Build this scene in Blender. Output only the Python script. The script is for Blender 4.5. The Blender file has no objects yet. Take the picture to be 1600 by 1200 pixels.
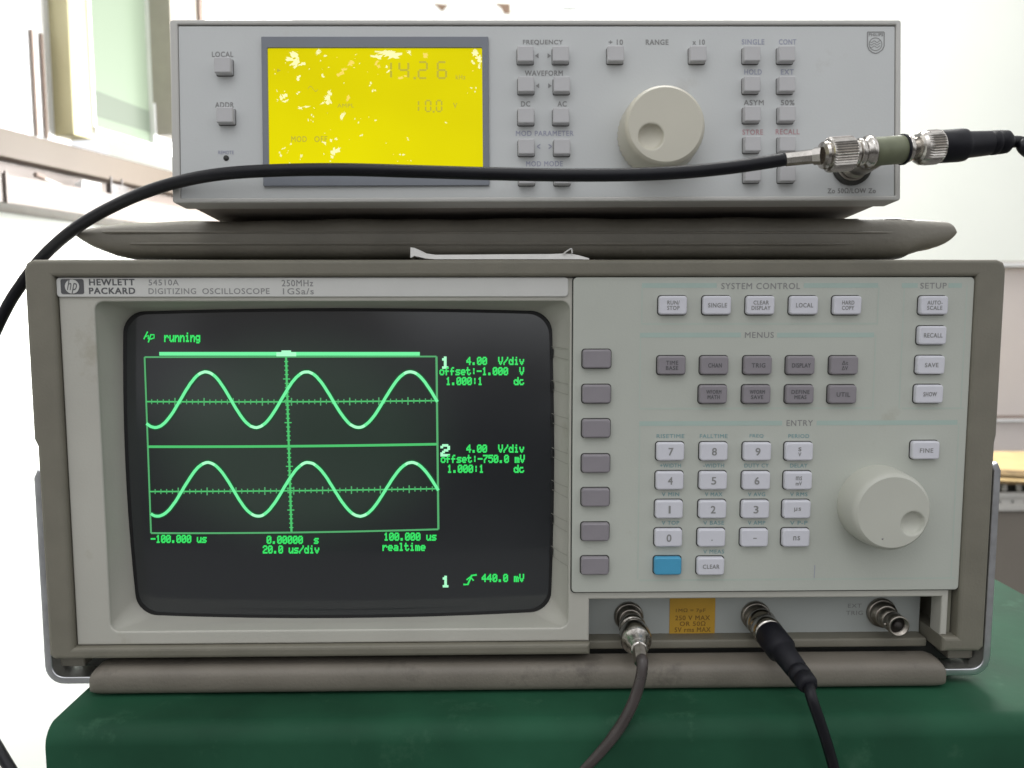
import bpy, math, random
from mathutils import Matrix, Vector
random.seed(7)
S = bpy.context.scene
COL = S.collection

# ------------------------------------------------------------------ camera
FPX = 1250.0                      # focal length in pixels of the 1600 x 1200 photograph
PITCH, YAW, ROLL = math.radians(5.394), math.radians(1.018), math.radians(-0.069)
DCAM = 0.349
_f = Vector((math.sin(YAW)*math.cos(PITCH), math.cos(YAW)*math.cos(PITCH), -math.sin(PITCH)))
_r0 = Vector((math.cos(YAW), -math.sin(YAW), 0))
_u0 = _r0.cross(_f)
_r = math.cos(ROLL)*_r0 + math.sin(ROLL)*_u0
_u = -math.sin(ROLL)*_r0 + math.cos(ROLL)*_u0

def ray(px, py):
    return _r*((px-800)/FPX) + _u*(-(py-600)/FPX) + _f

_d = ray(800, 1084)
ZC = -_d.z/_d.y*(DCAM-0.002)      # eye height over the table top (z = 0)
CAM = Vector((0, -DCAM, ZC))
cam_d = bpy.data.cameras.new('camera'); cam = bpy.data.objects.new('camera', cam_d); COL.objects.link(cam)
m = Matrix((( _r.x, _u.x, -_f.x), (_r.y, _u.y, -_f.y), (_r.z, _u.z, -_f.z))).to_4x4()
m.translation = CAM
cam.matrix_world = m
cam_d.sensor_width = 36; cam_d.lens = FPX/1600*36
cam_d.clip_start = 0.01; cam_d.clip_end = 60
cam_d.dof.use_dof = True; cam_d.dof.focus_distance = 0.362; cam_d.dof.aperture_fstop = 11.0
S.camera = cam

# ------------------------------------------------------------------ world, lamps, exposure
W = bpy.data.worlds.new('World'); S.world = W; W.use_nodes = True
nt = W.node_tree; nt.nodes.clear()
out = nt.nodes.new('ShaderNodeOutputWorld'); bg = nt.nodes.new('ShaderNodeBackground')
tc = nt.nodes.new('ShaderNodeTexCoord'); sep = nt.nodes.new('ShaderNodeSeparateXYZ')
rmp = nt.nodes.new('ShaderNodeValToRGB'); mr = nt.nodes.new('ShaderNodeMapRange')
nt.links.new(tc.outputs['Generated'], sep.inputs[0]); nt.links.new(sep.outputs['Z'], mr.inputs[0])
mr.inputs[1].default_value = -1; mr.inputs[2].default_value = 1
nt.links.new(mr.outputs[0], rmp.inputs[0])
wn_ = nt.nodes.new('ShaderNodeTexNoise'); wn_.inputs['Scale'].default_value = 2.6; wn_.inputs['Detail'].default_value = 2
nt.links.new(tc.outputs['Generated'], wn_.inputs['Vector'])
wr_ = nt.nodes.new('ShaderNodeValToRGB'); wr_.color_ramp.elements[0].position = .40; wr_.color_ramp.elements[1].position = .60
wr_.color_ramp.elements[0].color = (.48, .46, .45, 1); wr_.color_ramp.elements[1].color = (1.46, 1.48, 1.52, 1)
nt.links.new(wn_.outputs['Fac'], wr_.inputs[0])
wm_ = nt.nodes.new('ShaderNodeMix'); wm_.data_type = 'RGBA'; wm_.blend_type = 'MULTIPLY'; wm_.inputs[0].default_value = 1
nt.links.new(rmp.outputs[0], wm_.inputs[6]); nt.links.new(wr_.outputs[0], wm_.inputs[7]); nt.links.new(wm_.outputs[2], bg.inputs[0]); nt.links.new(bg.outputs[0], out.inputs[0])
rmp.color_ramp.elements[0].position = 0.44; rmp.color_ramp.elements[0].color = (0.13, 0.125, 0.12, 1)
rmp.color_ramp.elements[1].position = 0.64; rmp.color_ramp.elements[1].color = (1.28, 1.29, 1.30, 1)
bg.inputs[1].default_value = 0.76

def area(name, loc, target, size, energy, color=(1, 1, 1), size_y=None):
    l = bpy.data.lights.new(name, 'AREA'); l.energy = energy; l.color = color
    l.shape = 'RECTANGLE'; l.size = size; l.size_y = size_y or size
    o = bpy.data.objects.new(name, l); COL.objects.link(o); o.location = loc
    o.rotation_euler = (Vector(target)-Vector(loc)).to_track_quat('-Z', 'Y').to_euler()
    return o
area('window_light_right', (0.75, 1.25, 0.95), (0.1, 0.1, 0.1), 0.42, 9.5, (1.0, 0.99, 0.96))
area('window_light_left', (-0.62, 0.75, 0.95), (-0.15, 0.15, 0.2), 0.5, 6, (1.0, 0.99, 0.97))
area('added_back_wall_light', (0.2, 1.0, 2.1), (0.1, 2.0, 0.5), 1.2, 64, (1.0, 1.0, 0.97))  # unseen lamp added overhead to blow out the back wall
area('added_left_wall_light', (0.05, 0.72, 0.33), (-0.75, 0.62, 0.12), 0.34, 11.5, (1.0, 0.99, 0.97), 0.26)  # lamp added behind the instruments, out of sight, to whiten the left wall
area('room_light', (-0.3, -0.9, 1.7), (0, 0, 0.15), 0.9, 5, (0.97, 0.98, 1.0))
S.view_settings.view_transform = 'Standard'; S.view_settings.look = 'None'
S.view_settings.exposure = 0.0; S.view_settings.gamma = 1.0; S.view_settings.use_curve_mapping = False
S.cycles.max_bounces = 6

# ------------------------------------------------------------------ materials
def mat(name, c, rough=0.5, metal=0.0, mott=0.06, mscale=60, bump=0.0, bscale=900, emit=None, estr=1.0, spec=0.5, dirt=None, coat=0.0):
    M = bpy.data.materials.new(name); M.use_nodes = True
    n, L = M.node_tree.nodes, M.node_tree.links
    b = n['Principled BSDF']
    b.inputs['Roughness'].default_value = rough; b.inputs['Metallic'].default_value = metal
    b.inputs['Specular IOR Level'].default_value = spec
    b.inputs['Coat Weight'].default_value = coat
    b.inputs['Base Color'].default_value = (*c, 1)
    t = n.new('ShaderNodeTexCoord')
    if mott:
        no = n.new('ShaderNodeTexNoise'); no.inputs['Scale'].default_value = mscale; no.inputs['Detail'].default_value = 5
        L.new(t.outputs['Object'], no.inputs['Vector'])
        cr = n.new('ShaderNodeValToRGB')
        cr.color_ramp.elements[0].position = 0.3; cr.color_ramp.elements[1].position = 0.7
        cr.color_ramp.elements[0].color = (*[v*(1-mott) for v in c], 1)
        cr.color_ramp.elements[1].color = (*[min(1, v*(1+mott)) for v in c], 1)
        L.new(no.outputs['Fac'], cr.inputs[0]); src = cr.outputs[0]
        if dirt:
            n2 = n.new('ShaderNodeTexNoise'); n2.inputs['Scale'].default_value = dirt[1]; n2.inputs['Detail'].default_value = 8
            n2.inputs['Roughness'].default_value = 0.7
            L.new(t.outputs['Object'], n2.inputs['Vector'])
            r2 = n.new('ShaderNodeValToRGB'); r2.color_ramp.elements[0].position = dirt[2]; r2.color_ramp.elements[1].position = dirt[2]+0.12
            L.new(n2.outputs['Fac'], r2.inputs[0])
            mx = n.new('ShaderNodeMix'); mx.data_type = 'RGBA'
            L.new(r2.outputs[0], mx.inputs[0]); L.new(src, mx.inputs[6]); mx.inputs[7].default_value = (*dirt[0], 1)
            src = mx.outputs[2]
        L.new(src, b.inputs['Base Color'])
        n3 = n.new('ShaderNodeMapRange'); n3.inputs[3].default_value = max(0.02, rough-0.08); n3.inputs[4].default_value = min(1, rough+0.08)
        L.new(no.outputs['Fac'], n3.inputs[0]); L.new(n3.outputs[0], b.inputs['Roughness'])
    if bump:
        nb = n.new('ShaderNodeTexNoise'); nb.inputs['Scale'].default_value = bscale; nb.inputs['Detail'].default_value = 3
        L.new(t.outputs['Object'], nb.inputs['Vector'])
        bu = n.new('ShaderNodeBump'); bu.inputs['Strength'].default_value = bump; bu.inputs['Distance'].default_value = 0.0004
        L.new(nb.outputs['Fac'], bu.inputs['Height']); L.new(bu.outputs[0], b.inputs['Normal'])
    if emit:
        b.inputs['Emission Color'].default_value = (*emit, 1); b.inputs['Emission Strength'].default_value = estr
    return M

M = {}
M['frame'] = mat('taupe_plastic', (0.19, 0.178, 0.14), 0.55, mott=0.07, bump=0.25, dirt=((0.24, 0.22, 0.17), 45, 0.68))
M['white'] = mat('offwhite_plastic', (0.50, 0.49, 0.435), 0.5, mott=0.04, mscale=25, bump=0.15, dirt=((0.415, 0.395, 0.33), 30, 0.60))
M['strip'] = mat('label_strip', (0.63, 0.63, 0.60), 0.45, mott=0.02, bump=0.1)
M['panel'] = mat('control_panel', (0.50, 0.52, 0.465), 0.5, mott=0.045, mscale=14, bump=0.12, dirt=((0.45, 0.455, 0.39), 30, 0.63))
M['teal'] = mat('teal_print', (0.41, 0.515, 0.465), 0.5, mott=0.03)
M['teal_faint'] = mat('pale_teal_print', (0.465, 0.525, 0.465), 0.5, mott=0.02)
M['input'] = mat('input_panel', (0.43, 0.455, 0.435), 0.45, mott=0.04, mscale=20)
M['groove'] = mat('moulded_groove', (0.36, 0.355, 0.31), 0.6, mott=0)
M['gap'] = mat('dark_gap', (0.05, 0.05, 0.045), 0.8, mott=0)
M['inkd'] = mat('dark_ink', (0.10, 0.10, 0.105), 0.6, mott=0)
M['inkg'] = mat('grey_ink', (0.26, 0.26, 0.255), 0.6, mott=0)
M['inkt'] = mat('teal_ink', (0.20, 0.34, 0.35), 0.6, mott=0)
M['inkb'] = mat('blue_grey_ink', (0.34, 0.35, 0.44), 0.6, mott=0)
M['inkr'] = mat('red_grey_ink', (0.50, 0.29, 0.31), 0.6, mott=0)
M['keyw'] = mat('white_key', (0.67, 0.67, 0.72), 0.4, mott=0.03, mscale=80, bump=0.08)
M['keyg'] = mat('grey_key', (0.265, 0.245, 0.265), 0.45, mott=0.05, mscale=80, bump=0.1)
M['keyb'] = mat('blue_key', (0.07, 0.35, 0.56), 0.4, mott=0.03, bump=0.08)
M['knob'] = mat('scope_knob', (0.53, 0.535, 0.47), 0.4, mott=0.03, mscale=40, bump=0.05)
M['gpanel'] = mat('generator_panel', (0.58, 0.595, 0.59), 0.5, mott=0.035, mscale=14, bump=0.1, dirt=((0.53, 0.53, 0.51), 26, 0.63))
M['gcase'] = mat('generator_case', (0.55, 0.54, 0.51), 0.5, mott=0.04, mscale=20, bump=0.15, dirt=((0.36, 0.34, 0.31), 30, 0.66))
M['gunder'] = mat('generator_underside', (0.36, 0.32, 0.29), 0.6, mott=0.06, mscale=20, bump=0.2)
M['gbtn'] = mat('generator_button', (0.50, 0.495, 0.50), 0.45, mott=0.04, mscale=80)
M['gknob'] = mat('generator_knob', (0.57, 0.545, 0.455), 0.42, mott=0.03, mscale=40)
M['lcdframe'] = mat('display_frame', (0.20, 0.215, 0.245), 0.5, mott=0.03)
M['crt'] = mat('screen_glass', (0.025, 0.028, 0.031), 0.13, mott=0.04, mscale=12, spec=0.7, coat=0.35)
M['crtedge'] = mat('screen_edge_black', (0.006, 0.006, 0.007), 0.5, mott=0)
M['rubber'] = mat('black_rubber', (0.006, 0.006, 0.010), 0.5, spec=0.3, mott=0.1, mscale=300)
M['cable'] = mat('black_cable_jacket', (0.006, 0.006, 0.009), 0.40, spec=0.3, mott=0.15, mscale=120, bump=0.1)
M['cableb'] = mat('grey_brown_cable_jacket', (0.06, 0.05, 0.047), 0.3, mott=0.15, mscale=120)
M['nickel'] = mat('nickel_plate', (0.56, 0.53, 0.49), 0.20, metal=1.0, mott=0.12, mscale=350)
M['nickeld'] = mat('tarnished_nickel', (0.36, 0.33, 0.29), 0.36, metal=1.0, mott=0.2, mscale=350)
M['alu'] = mat('brushed_steel_strap', (0.66, 0.67, 0.69), 0.36, metal=1.0, mott=0.08, mscale=200)
M['olive'] = mat('olive_plastic', (0.17, 0.185, 0.115), 0.5, mott=0.1, mscale=200)
M['pouch'] = mat('taupe_vinyl', (0.225, 0.21, 0.175), 0.45, mott=0.12, mscale=35, bump=0.6, bscale=420)
M['wornvinyl'] = mat('flaked_vinyl', (0.62, 0.58, 0.55), 0.6, mott=0.25, mscale=200)
M['paper'] = mat('white_paper', (0.80, 0.79, 0.76), 0.7, mott=0.06, mscale=120)
M['amber'] = mat('amber_sticker', (0.58, 0.335, 0.035), 0.5, mott=0.06, mscale=80)
M['amberink'] = mat('amber_ink', (0.24, 0.13, 0.02), 0.5, mott=0)
M['gripm'] = mat('handle_grip', (0.19, 0.17, 0.14), 0.55, mott=0.14, mscale=26, bump=0.4, dirt=((0.13, 0.115, 0.095), 48, 0.57))
M['mat'] = mat('green_table_mat', (0.0175, 0.080, 0.042), 0.60, mott=0.34, mscale=13, bump=1.0, bscale=48, spec=0.15, dirt=((0.036, 0.108, 0.062), 40, 0.57))
M['wallw'] = mat('white_wall_paint', (0.82, 0.84, 0.80), 0.7, mott=0.02, mscale=2)
M['wallg'] = mat('pale_wall_paint', (0.80, 0.82, 0.76), 0.7, mott=0.02, mscale=2)
M['sill'] = mat('beige_sill_paint', (0.10, 0.075, 0.053), 0.55, mott=0.12, mscale=6)
M['tray'] = mat('pinkish_grey_trunking', (0.18, 0.148, 0.13), 0.5, mott=0.10, mscale=8)
M['cream'] = mat('cream_frame_paint', (0.44, 0.40, 0.23), 0.5, mott=0.04, mscale=10)
M['upvc'] = mat('white_window_frame', (0.82, 0.82, 0.82), 0.4, mott=0.02)
M['line'] = mat('brown_seal', (0.24, 0.18, 0.15), 0.6, mott=0)
M['greyp'] = mat('grey_post', (0.36, 0.33, 0.29), 0.6, mott=0.05)
M['card'] = mat('cardboard', (0.50, 0.36, 0.17), 0.8, mott=0.12, mscale=30)
M['cardd'] = mat('cardboard_edge', (0.18, 0.12, 0.055), 0.9, mott=0.5, mscale=220)
M['cab'] = mat('grey_cabinet', (0.215, 0.19, 0.16), 0.6, mott=0.05, mscale=8)
M['torn'] = mat('torn_brown_paper', (0.17, 0.11, 0.075), 0.8, mott=0.3, mscale=40)
M['trim'] = mat('taupe_trim', (0.27, 0.265, 0.21), 0.5, mott=0.05)
M['cabw'] = mat('pinkish_white_cabinet', (0.66, 0.60, 0.57), 0.5, mott=0.02, mscale=6)
M['rail'] = mat('white_steel_rail', (0.60, 0.58, 0.54), 0.5, mott=0.05)
M['floor'] = mat('grey_floor', (0.13, 0.125, 0.12), 0.5, mott=0.03, mscale=3)
M['tablet'] = mat('table_board', (0.30, 0.28, 0.25), 0.6, mott=0.1)
M['glow'] = mat('phosphor_trace', (0.02, 0.05, 0.03), 0.4, mott=0, emit=(0.16, 0.92, 0.36), estr=0.98)
M['glowhot'] = mat('phosphor_white', (0.02, 0.05, 0.03), 0.4, mott=0, emit=(0.42, 1.0, 0.60), estr=1.0)
M['glowline'] = mat('phosphor_line', (0.02, 0.05, 0.03), 0.4, mott=0, emit=(0.065, 0.56, 0.15), estr=0.92)
M['glowdim'] = mat('phosphor_frame', (0.02, 0.05, 0.03), 0.4, mott=0, emit=(0.085, 0.42, 0.15), estr=0.9)
M['glowtext'] = mat('phosphor_text', (0.02, 0.05, 0.03), 0.4, mott=0, emit=(0.03, 0.80, 0.13), estr=0.95)
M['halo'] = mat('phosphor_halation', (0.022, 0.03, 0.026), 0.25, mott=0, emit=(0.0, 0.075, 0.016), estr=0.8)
M['lcd'] = mat('lcd_backlight', (0.10, 0.08, 0.0), 0.3, mott=0, emit=(0.74, 0.60, 0.0), estr=0.98, spec=0.05)
M['lcdink'] = mat('lcd_segment', (0.20, 0.17, 0.01), 0.4, mott=0, emit=(0.48, 0.42, 0.0), estr=0.80)
M['flake'] = mat('lcd_bare_backlight', (0.5, 0.5, 0.25), 0.4, mott=0, emit=(0.95, 0.90, 0.42), estr=0.75)
M['flakeo'] = mat('lcd_thin_film', (0.5, 0.4, 0.05), 0.4, mott=0, emit=(0.90, 0.66, 0.10), estr=0.72)
M['sky'] = mat('bright_daylight_outside', (0.8, 0.8, 0.8), 0.5, mott=0, emit=(1.0, 1.0, 0.98), estr=2.2)
M['pane'] = mat('pale_green_glass', (0.05, 0.07, 0.045), 0.6, mott=0.03, mscale=6, emit=(0.56, 0.68, 0.50), estr=0.72)
M['paned'] = mat('green_glass_reflection', (0.04, 0.05, 0.035), 0.6, mott=0.03, mscale=6, emit=(0.40, 0.48, 0.37), estr=0.62)
M['socket'] = mat('socket_bore', (0.03, 0.025, 0.022), 0.7, mott=0)

# faint phosphor afterglow around the graticule
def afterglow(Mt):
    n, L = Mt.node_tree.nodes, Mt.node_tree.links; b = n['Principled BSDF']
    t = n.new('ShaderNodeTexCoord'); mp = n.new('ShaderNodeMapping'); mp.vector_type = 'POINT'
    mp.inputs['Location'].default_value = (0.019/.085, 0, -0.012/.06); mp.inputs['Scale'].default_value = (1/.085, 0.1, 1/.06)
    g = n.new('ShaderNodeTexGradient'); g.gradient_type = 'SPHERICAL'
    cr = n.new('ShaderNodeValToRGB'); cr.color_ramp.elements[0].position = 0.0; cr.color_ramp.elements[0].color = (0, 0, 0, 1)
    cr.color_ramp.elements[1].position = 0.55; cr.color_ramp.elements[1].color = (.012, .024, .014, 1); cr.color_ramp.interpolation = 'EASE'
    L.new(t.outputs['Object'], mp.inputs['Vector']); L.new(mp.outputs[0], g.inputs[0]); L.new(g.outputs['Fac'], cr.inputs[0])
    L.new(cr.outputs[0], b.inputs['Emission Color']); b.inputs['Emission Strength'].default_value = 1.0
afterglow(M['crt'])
# LCD: uneven backlight, a few specks of bare film
def lcd_variation(Mt):
    n, L = Mt.node_tree.nodes, Mt.node_tree.links; b = n['Principled BSDF']
    t = n.new('ShaderNodeTexCoord'); no = n.new('ShaderNodeTexNoise'); no.inputs['Scale'].default_value = 14
    L.new(t.outputs['Object'], no.inputs['Vector'])
    cr = n.new('ShaderNodeValToRGB'); cr.color_ramp.elements[0].position = .3; cr.color_ramp.elements[1].position = .7
    cr.color_ramp.elements[0].color = (0.66, 0.58, 0.0, 1); cr.color_ramp.elements[1].color = (0.80, 0.73, 0.0, 1)
    L.new(no.outputs['Fac'], cr.inputs[0]); L.new(cr.outputs[0], b.inputs['Emission Color'])
lcd_variation(M['lcd'])

# ------------------------------------------------------------------ object helpers
WORLD = {}                         # object name -> Matrix (rest frame used to turn frame coordinates into local ones)

class Frame:
    """a local coordinate frame: x right, y away from the viewer, z up"""
    def __init__(self, mtx): self.m = mtx; self.i = mtx.inverted()
    def P(self, px, py, y=0.0):
        """photograph pixel -> (x, z) on this frame's plane at local depth y"""
        o = self.i @ CAM; d = self.i.to_3x3() @ ray(px, py)
        t = (y-o.y)/d.y
        return o.x+d.x*t, o.z+d.z*t
    def V(self, px, py, y=0.0):
        x, z = self.P(px, py, y); return Vector((x, y, z))
ID = Frame(Matrix.Identity(4))

def tag(o, label=None, cat=None, group=None, kind=None):
    if label: o['label'] = label
    if cat: o['category'] = cat
    if group: o['group'] = group
    if kind: o['kind'] = kind
    return o

def empty(name, frame, loc, label, cat, group=None):
    o = bpy.data.objects.new(name, None); COL.objects.link(o); o.empty_display_size = 0.01
    mm = frame.m @ Matrix.Translation(Vector(loc)); o.matrix_world = mm; WORLD[o.name] = mm
    return tag(o, label, cat, group)

class MB:
    def __init__(s): s.v = []; s.f = []; s.mi = []; s.sm = []
    def add(s, vs, fs, mi=0, smooth=False):
        b = len(s.v); s.v += [Vector(v) for v in vs]
        for f in fs: s.f.append([b+i for i in f]); s.mi.append(mi); s.sm.append(smooth)
        return s
    def box(s, x0, x1, y0, y1, z0, z1, mi=0):
        vs = [(x, y, z) for x in (x0, x1) for y in (y0, y1) for z in (z0, z1)]
        return s.add(vs, [(0, 1, 3, 2), (4, 6, 7, 5), (0, 4, 5, 1), (2, 3, 7, 6), (0, 2, 6, 4), (1, 5, 7, 3)], mi)
    def quad(s, pts, mi=0): return s.add(pts, [tuple(range(len(pts)))], mi)
    def lathe(s, p0, axis, prof, seg=40, mi=0, smooth=True, knurl=None):
        if knurl: smooth = False; seg = 80
        a = Vector(axis).normalized(); h = Vector((0, 0, 1)) if abs(a.z) < .9 else Vector((1, 0, 0))
        u = a.cross(h).normalized(); w = a.cross(u)
        vs = []; fs = []; p0 = Vector(p0)
        for k, (t, r) in enumerate(prof):
            for j in range(seg):
                an = 2*math.pi*j/seg
                rr = r*(0.93 if knurl and k in knurl and j % 2 else 1)
                vs.append(p0+a*t+(u*math.cos(an)+w*math.sin(an))*rr)
        n = len(prof)
        for k in range(n-1):
            for j in range(seg):
                j2 = (j+1) % seg
                fs.append((k*seg+j, k*seg+j2, (k+1)*seg+j2, (k+1)*seg+j))
        fs.append(tuple(range(seg-1, -1, -1))); fs.append(tuple((n-1)*seg+j for j in range(seg)))
        return s.add(vs, fs, mi, smooth)
    def tube(s, pts, r, seg=14, mi=0, sub=8):
        pts = [Vector(p) for p in pts]; P = [pts[0]*2-pts[1]]+pts+[pts[-1]*2-pts[-2]]; path = []
        for i in range(1, len(P)-2):
            for k in range(sub):
                t = k/sub; a, b, c, d = P[i-1], P[i], P[i+1], P[i+2]
                path.append(0.5*((2*b)+(c-a)*t+(2*a-5*b+4*c-d)*t*t+(-a+3*b-3*c+d)*t**3))
        path.append(pts[-1])
        vs = []; fs = []; up = None
        for i, p in enumerate(path):
            tg = (path[min(i+1, len(path)-1)]-path[max(i-1, 0)]).normalized()
            if up is None: up = tg.cross(Vector((0, 1, 0.01))).normalized()
            up = (up-tg*up.dot(tg)).normalized(); w = tg.cross(up)
            rr = r(i/(len(path)-1)) if callable(r) else r
            for j in range(seg):
                an = 2*math.pi*j/seg; vs.append(p+(up*math.cos(an)+w*math.sin(an))*rr)
        for i in range(len(path)-1):
            for j in range(seg):
                j2 = (j+1) % seg; fs.append((i*seg+j, i*seg+j2, (i+1)*seg+j2, (i+1)*seg+j))
        fs.append(tuple(range(seg-1, -1, -1))); fs.append(tuple((len(path)-1)*seg+j for j in range(seg)))
        return s.add(vs, fs, mi, True)
    def merge_mesh(s, me, mtx, mi=0, smooth=False):
        return s.add([mtx @ v.co for v in me.vertices], [tuple(p.vertices) for p in me.polygons], mi, smooth)
    def build(s, name, mats, parent=None, frame=ID, bevel=0.0, segs=2, fix=True):
        if not isinstance(mats, (list, tuple)): mats = [mats]
        lo = Vector([min(v[i] for v in s.v) for i in range(3)]); hi = Vector([max(v[i] for v in s.v) for i in range(3)])
        c = (lo+hi)/2
        me = bpy.data.meshes.new(name); me.from_pydata([v-c for v in s.v], [], s.f)
        for mt in mats: me.materials.append(mt)
        for p, a, b in zip(me.polygons, s.mi, s.sm): p.material_index = a; p.use_smooth = b
        import bmesh
        if fix:
            bm = bmesh.new(); bm.from_mesh(me); bmesh.ops.recalc_face_normals(bm, faces=bm.faces); bm.to_mesh(me); bm.free()
        me.update()
        o = bpy.data.objects.new(name, me); COL.objects.link(o)
        wm = frame.m @ Matrix.Translation(c)
        put(o, wm, parent)
        if bevel:
            bv = o.modifiers.new('bevel', 'BEVEL'); bv.width = bevel; bv.segments = segs; bv.limit_method = 'ANGLE'; bv.angle_limit = math.radians(40)
            bv.harden_normals = False
            for p in me.polygons: p.use_smooth = True
            wn = o.modifiers.new('wn', 'WEIGHTED_NORMAL'); wn.keep_sharp = True
        return o

def put(o, wm, parent):
    if parent:
        o.parent = parent; o.matrix_parent_inverse = Matrix.Identity(4)
        lm = WORLD[parent.name].inverted() @ wm
    else: lm = wm
    o.matrix_basis = lm; WORLD[o.name] = wm

def clone(o, parent, dx=0, dz=0):
    """copy an object (not its children), shifted in its parent's frame"""
    c = o.copy(); COL.objects.link(c); c.parent = parent
    c.location = o.location+Vector((dx, 0, dz)) if parent == o.parent else o.location
    WORLD[c.name] = WORLD[parent.name] @ c.matrix_basis
    return c

def curve_mesh(loops, depth, bevel=0.0):
    """filled 2D loops (holes allowed) extruded: returns a mesh in x / z, front at y = 0, back at y = depth"""
    cu = bpy.data.curves.new('c', 'CURVE'); cu.dimensions = '2D'; cu.fill_mode = 'BOTH'
    cu.extrude = max(0.0, depth/2-bevel); cu.bevel_depth = bevel; cu.bevel_resolution = 2; cu.offset = -bevel
    for lp in loops:
        sp = cu.splines.new('POLY'); sp.points.add(len(lp)-1); sp.use_cyclic_u = True
        for p, q in zip(sp.points, lp): p.co = (q[0], q[1], 0, 1)
    o = bpy.data.objects.new('c', cu); COL.objects.link(o)
    me = bpy.data.meshes.new_from_object(o.evaluated_get(bpy.context.evaluated_depsgraph_get()))
    bpy.data.objects.remove(o); bpy.data.curves.remove(cu)
    return me
# curve (x, y, z) -> (x, -z + depth/2, y)
def plate(mb, loops, y0, y1, bevel=0.0, mi=0, smooth=False):
    me = curve_mesh(loops, y1-y0, bevel)
    mtx = Matrix(((1, 0, 0, 0), (0, 0, -1, (y0+y1)/2), (0, 1, 0, 0), (0, 0, 0, 1)))
    mb.merge_mesh(me, mtx, mi, smooth); bpy.data.meshes.remove(me)
    return mb

def rrect(x0, x1, z0, z1, r, n=6):
    pts = []
    for cx, cz, a0 in ((x1-r, z1-r, 0), (x0+r, z1-r, 90), (x0+r, z0+r, 180), (x1-r, z0+r, 270)):
        for k in range(n+1):
            a = math.radians(a0+90*k/n); pts.append((cx+r*math.cos(a), cz+r*math.sin(a)))
    return pts

def text_into(mb, body, x0, x1, z0, z1, y, bold=0.0, mi=0, mono=False, keep=False, shear=0.0):
    """flat lettering fitted to a box on the plane y (extruded a hair so that it is real ink)"""
    cu = bpy.data.curves.new('t', 'FONT'); cu.body = body; cu.size = 1; cu.shear = shear
    cu.resolution_u = 3; cu.space_character = 1.12; cu.align_x = 'CENTER'
    o = bpy.data.objects.new('t', cu); COL.objects.link(o)
    me = bpy.data.meshes.new_from_object(o.evaluated_get(bpy.context.evaluated_depsgraph_get()))
    bpy.data.objects.remove(o); bpy.data.curves.remove(cu)
    xs = [v.co.x for v in me.vertices]; ys = [v.co.y for v in me.vertices]
    a, b, c, d = min(xs), max(xs), min(ys), max(ys)
    sx = (x1-x0)/(b-a); sz = (z1-z0)/(d-c)
    mtx = Matrix(((sx, 0, 0, x0-a*sx), (0, 0, -1, y), (0, sz, 0, z0-c*sz), (0, 0, 0, 1)))
    mb.merge_mesh(me, mtx, mi)
    if bold > 0:                                   # heavier strokes: the same letters printed again a hair aside
        w = max(.00006, bold*(z1-z0)*4)
        for k, (ax, az) in enumerate(((w, 0), (0, w*.8), (w, w*.8))):
            mb.merge_mesh(me, Matrix.Translation((ax, -.000004*(k+1), az)) @ mtx, mi)
    bpy.data.meshes.remove(me)

def text_px(mb, fr, body, px0, px1, py0, py1, y, **k):
    """same, the box given by photograph pixels"""
    xm = (px0+px1)/2; ym = (py0+py1)/2
    x0 = fr.P(px0, ym, y)[0]; x1 = fr.P(px1, ym, y)[0]; z1 = fr.P(xm, py0, y)[1]; z0 = fr.P(xm, py1, y)[1]
    text_into(mb, body, x0, x1, z0, z1, y, **k)

# ================================================================== THE PLACE
# ---------------------------------------------------------------- floor and back wall
FLZ = -0.75
b = MB(); b.box(-4, 4, -2, 3.2, FLZ-0.05, FLZ); tag(b.build('floor', M['floor']), kind='structure')
b = MB(); b.box(-1.2, 4, 2.2, 2.3, FLZ, 2.2); tag(b.build('back_wall', M['wallg']), kind='structure')

# ---------------------------------------------------------------- left wall with its windows
ang = math.radians(75.6)
p0 = CAM + ray(0, 482)*0.80
LW = Frame(Matrix.Translation((p0.x, p0.y, 0)) @ Matrix.Rotation(ang, 4, 'Z'))
def lz(px, py, y=0.0): return LW.P(px, py, y)[1]
zB = lz(0, 245); zC = lz(0, 327); zD = lz(0, 283)
x_end = LW.P(330, 300)[0]
z_w1 = lz(0, 200); z_w2 = lz(144, 196)
b = MB(); b.box(-1.2, x_end+1.2, 0.02, 0.12, FLZ, z_w1-0.002); tag(b.build('left_wall', M['wallw'], frame=LW), kind='structure')
# beige ledge band below the windows
b = MB(); b.box(-1.2, x_end+1.2, -0.004, 0.018, zB, z_w1)
tag(b.build('window_ledge', M['sill'], frame=LW, bevel=0.001), 'beige painted ledge running under the windows at the left', 'window ledge')
# trunking (open metal tray) under the ledge
tr = empty('cable_trunking', LW, (0, 0, zC), 'pinkish grey metal trunking below the beige ledge, left of the upper instrument', 'cable trunking')
b = MB(); b.box(-1.2, x_end+1.2, -0.045, -0.042, zC, zD); b.build('front_face', M['tray'], tr, LW, bevel=0.0008)
b = MB(); b.box(-1.2, x_end+1.2, 0.014, 0.0185, zC, zB-0.001); b.box(-1.2, x_end+1.2, -0.0415, 0.0135, zC, zC+0.003); b.build('back_panel', M['tray'], tr, LW)
xs = LW.P(9, 300, -0.045)[0]
b = MB(); b.box(xs-0.0015, xs+0.0015, -0.0475, -0.0455, zC, zD+0.002); b.build('joint_strip', M['tray'], tr, LW)
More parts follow.
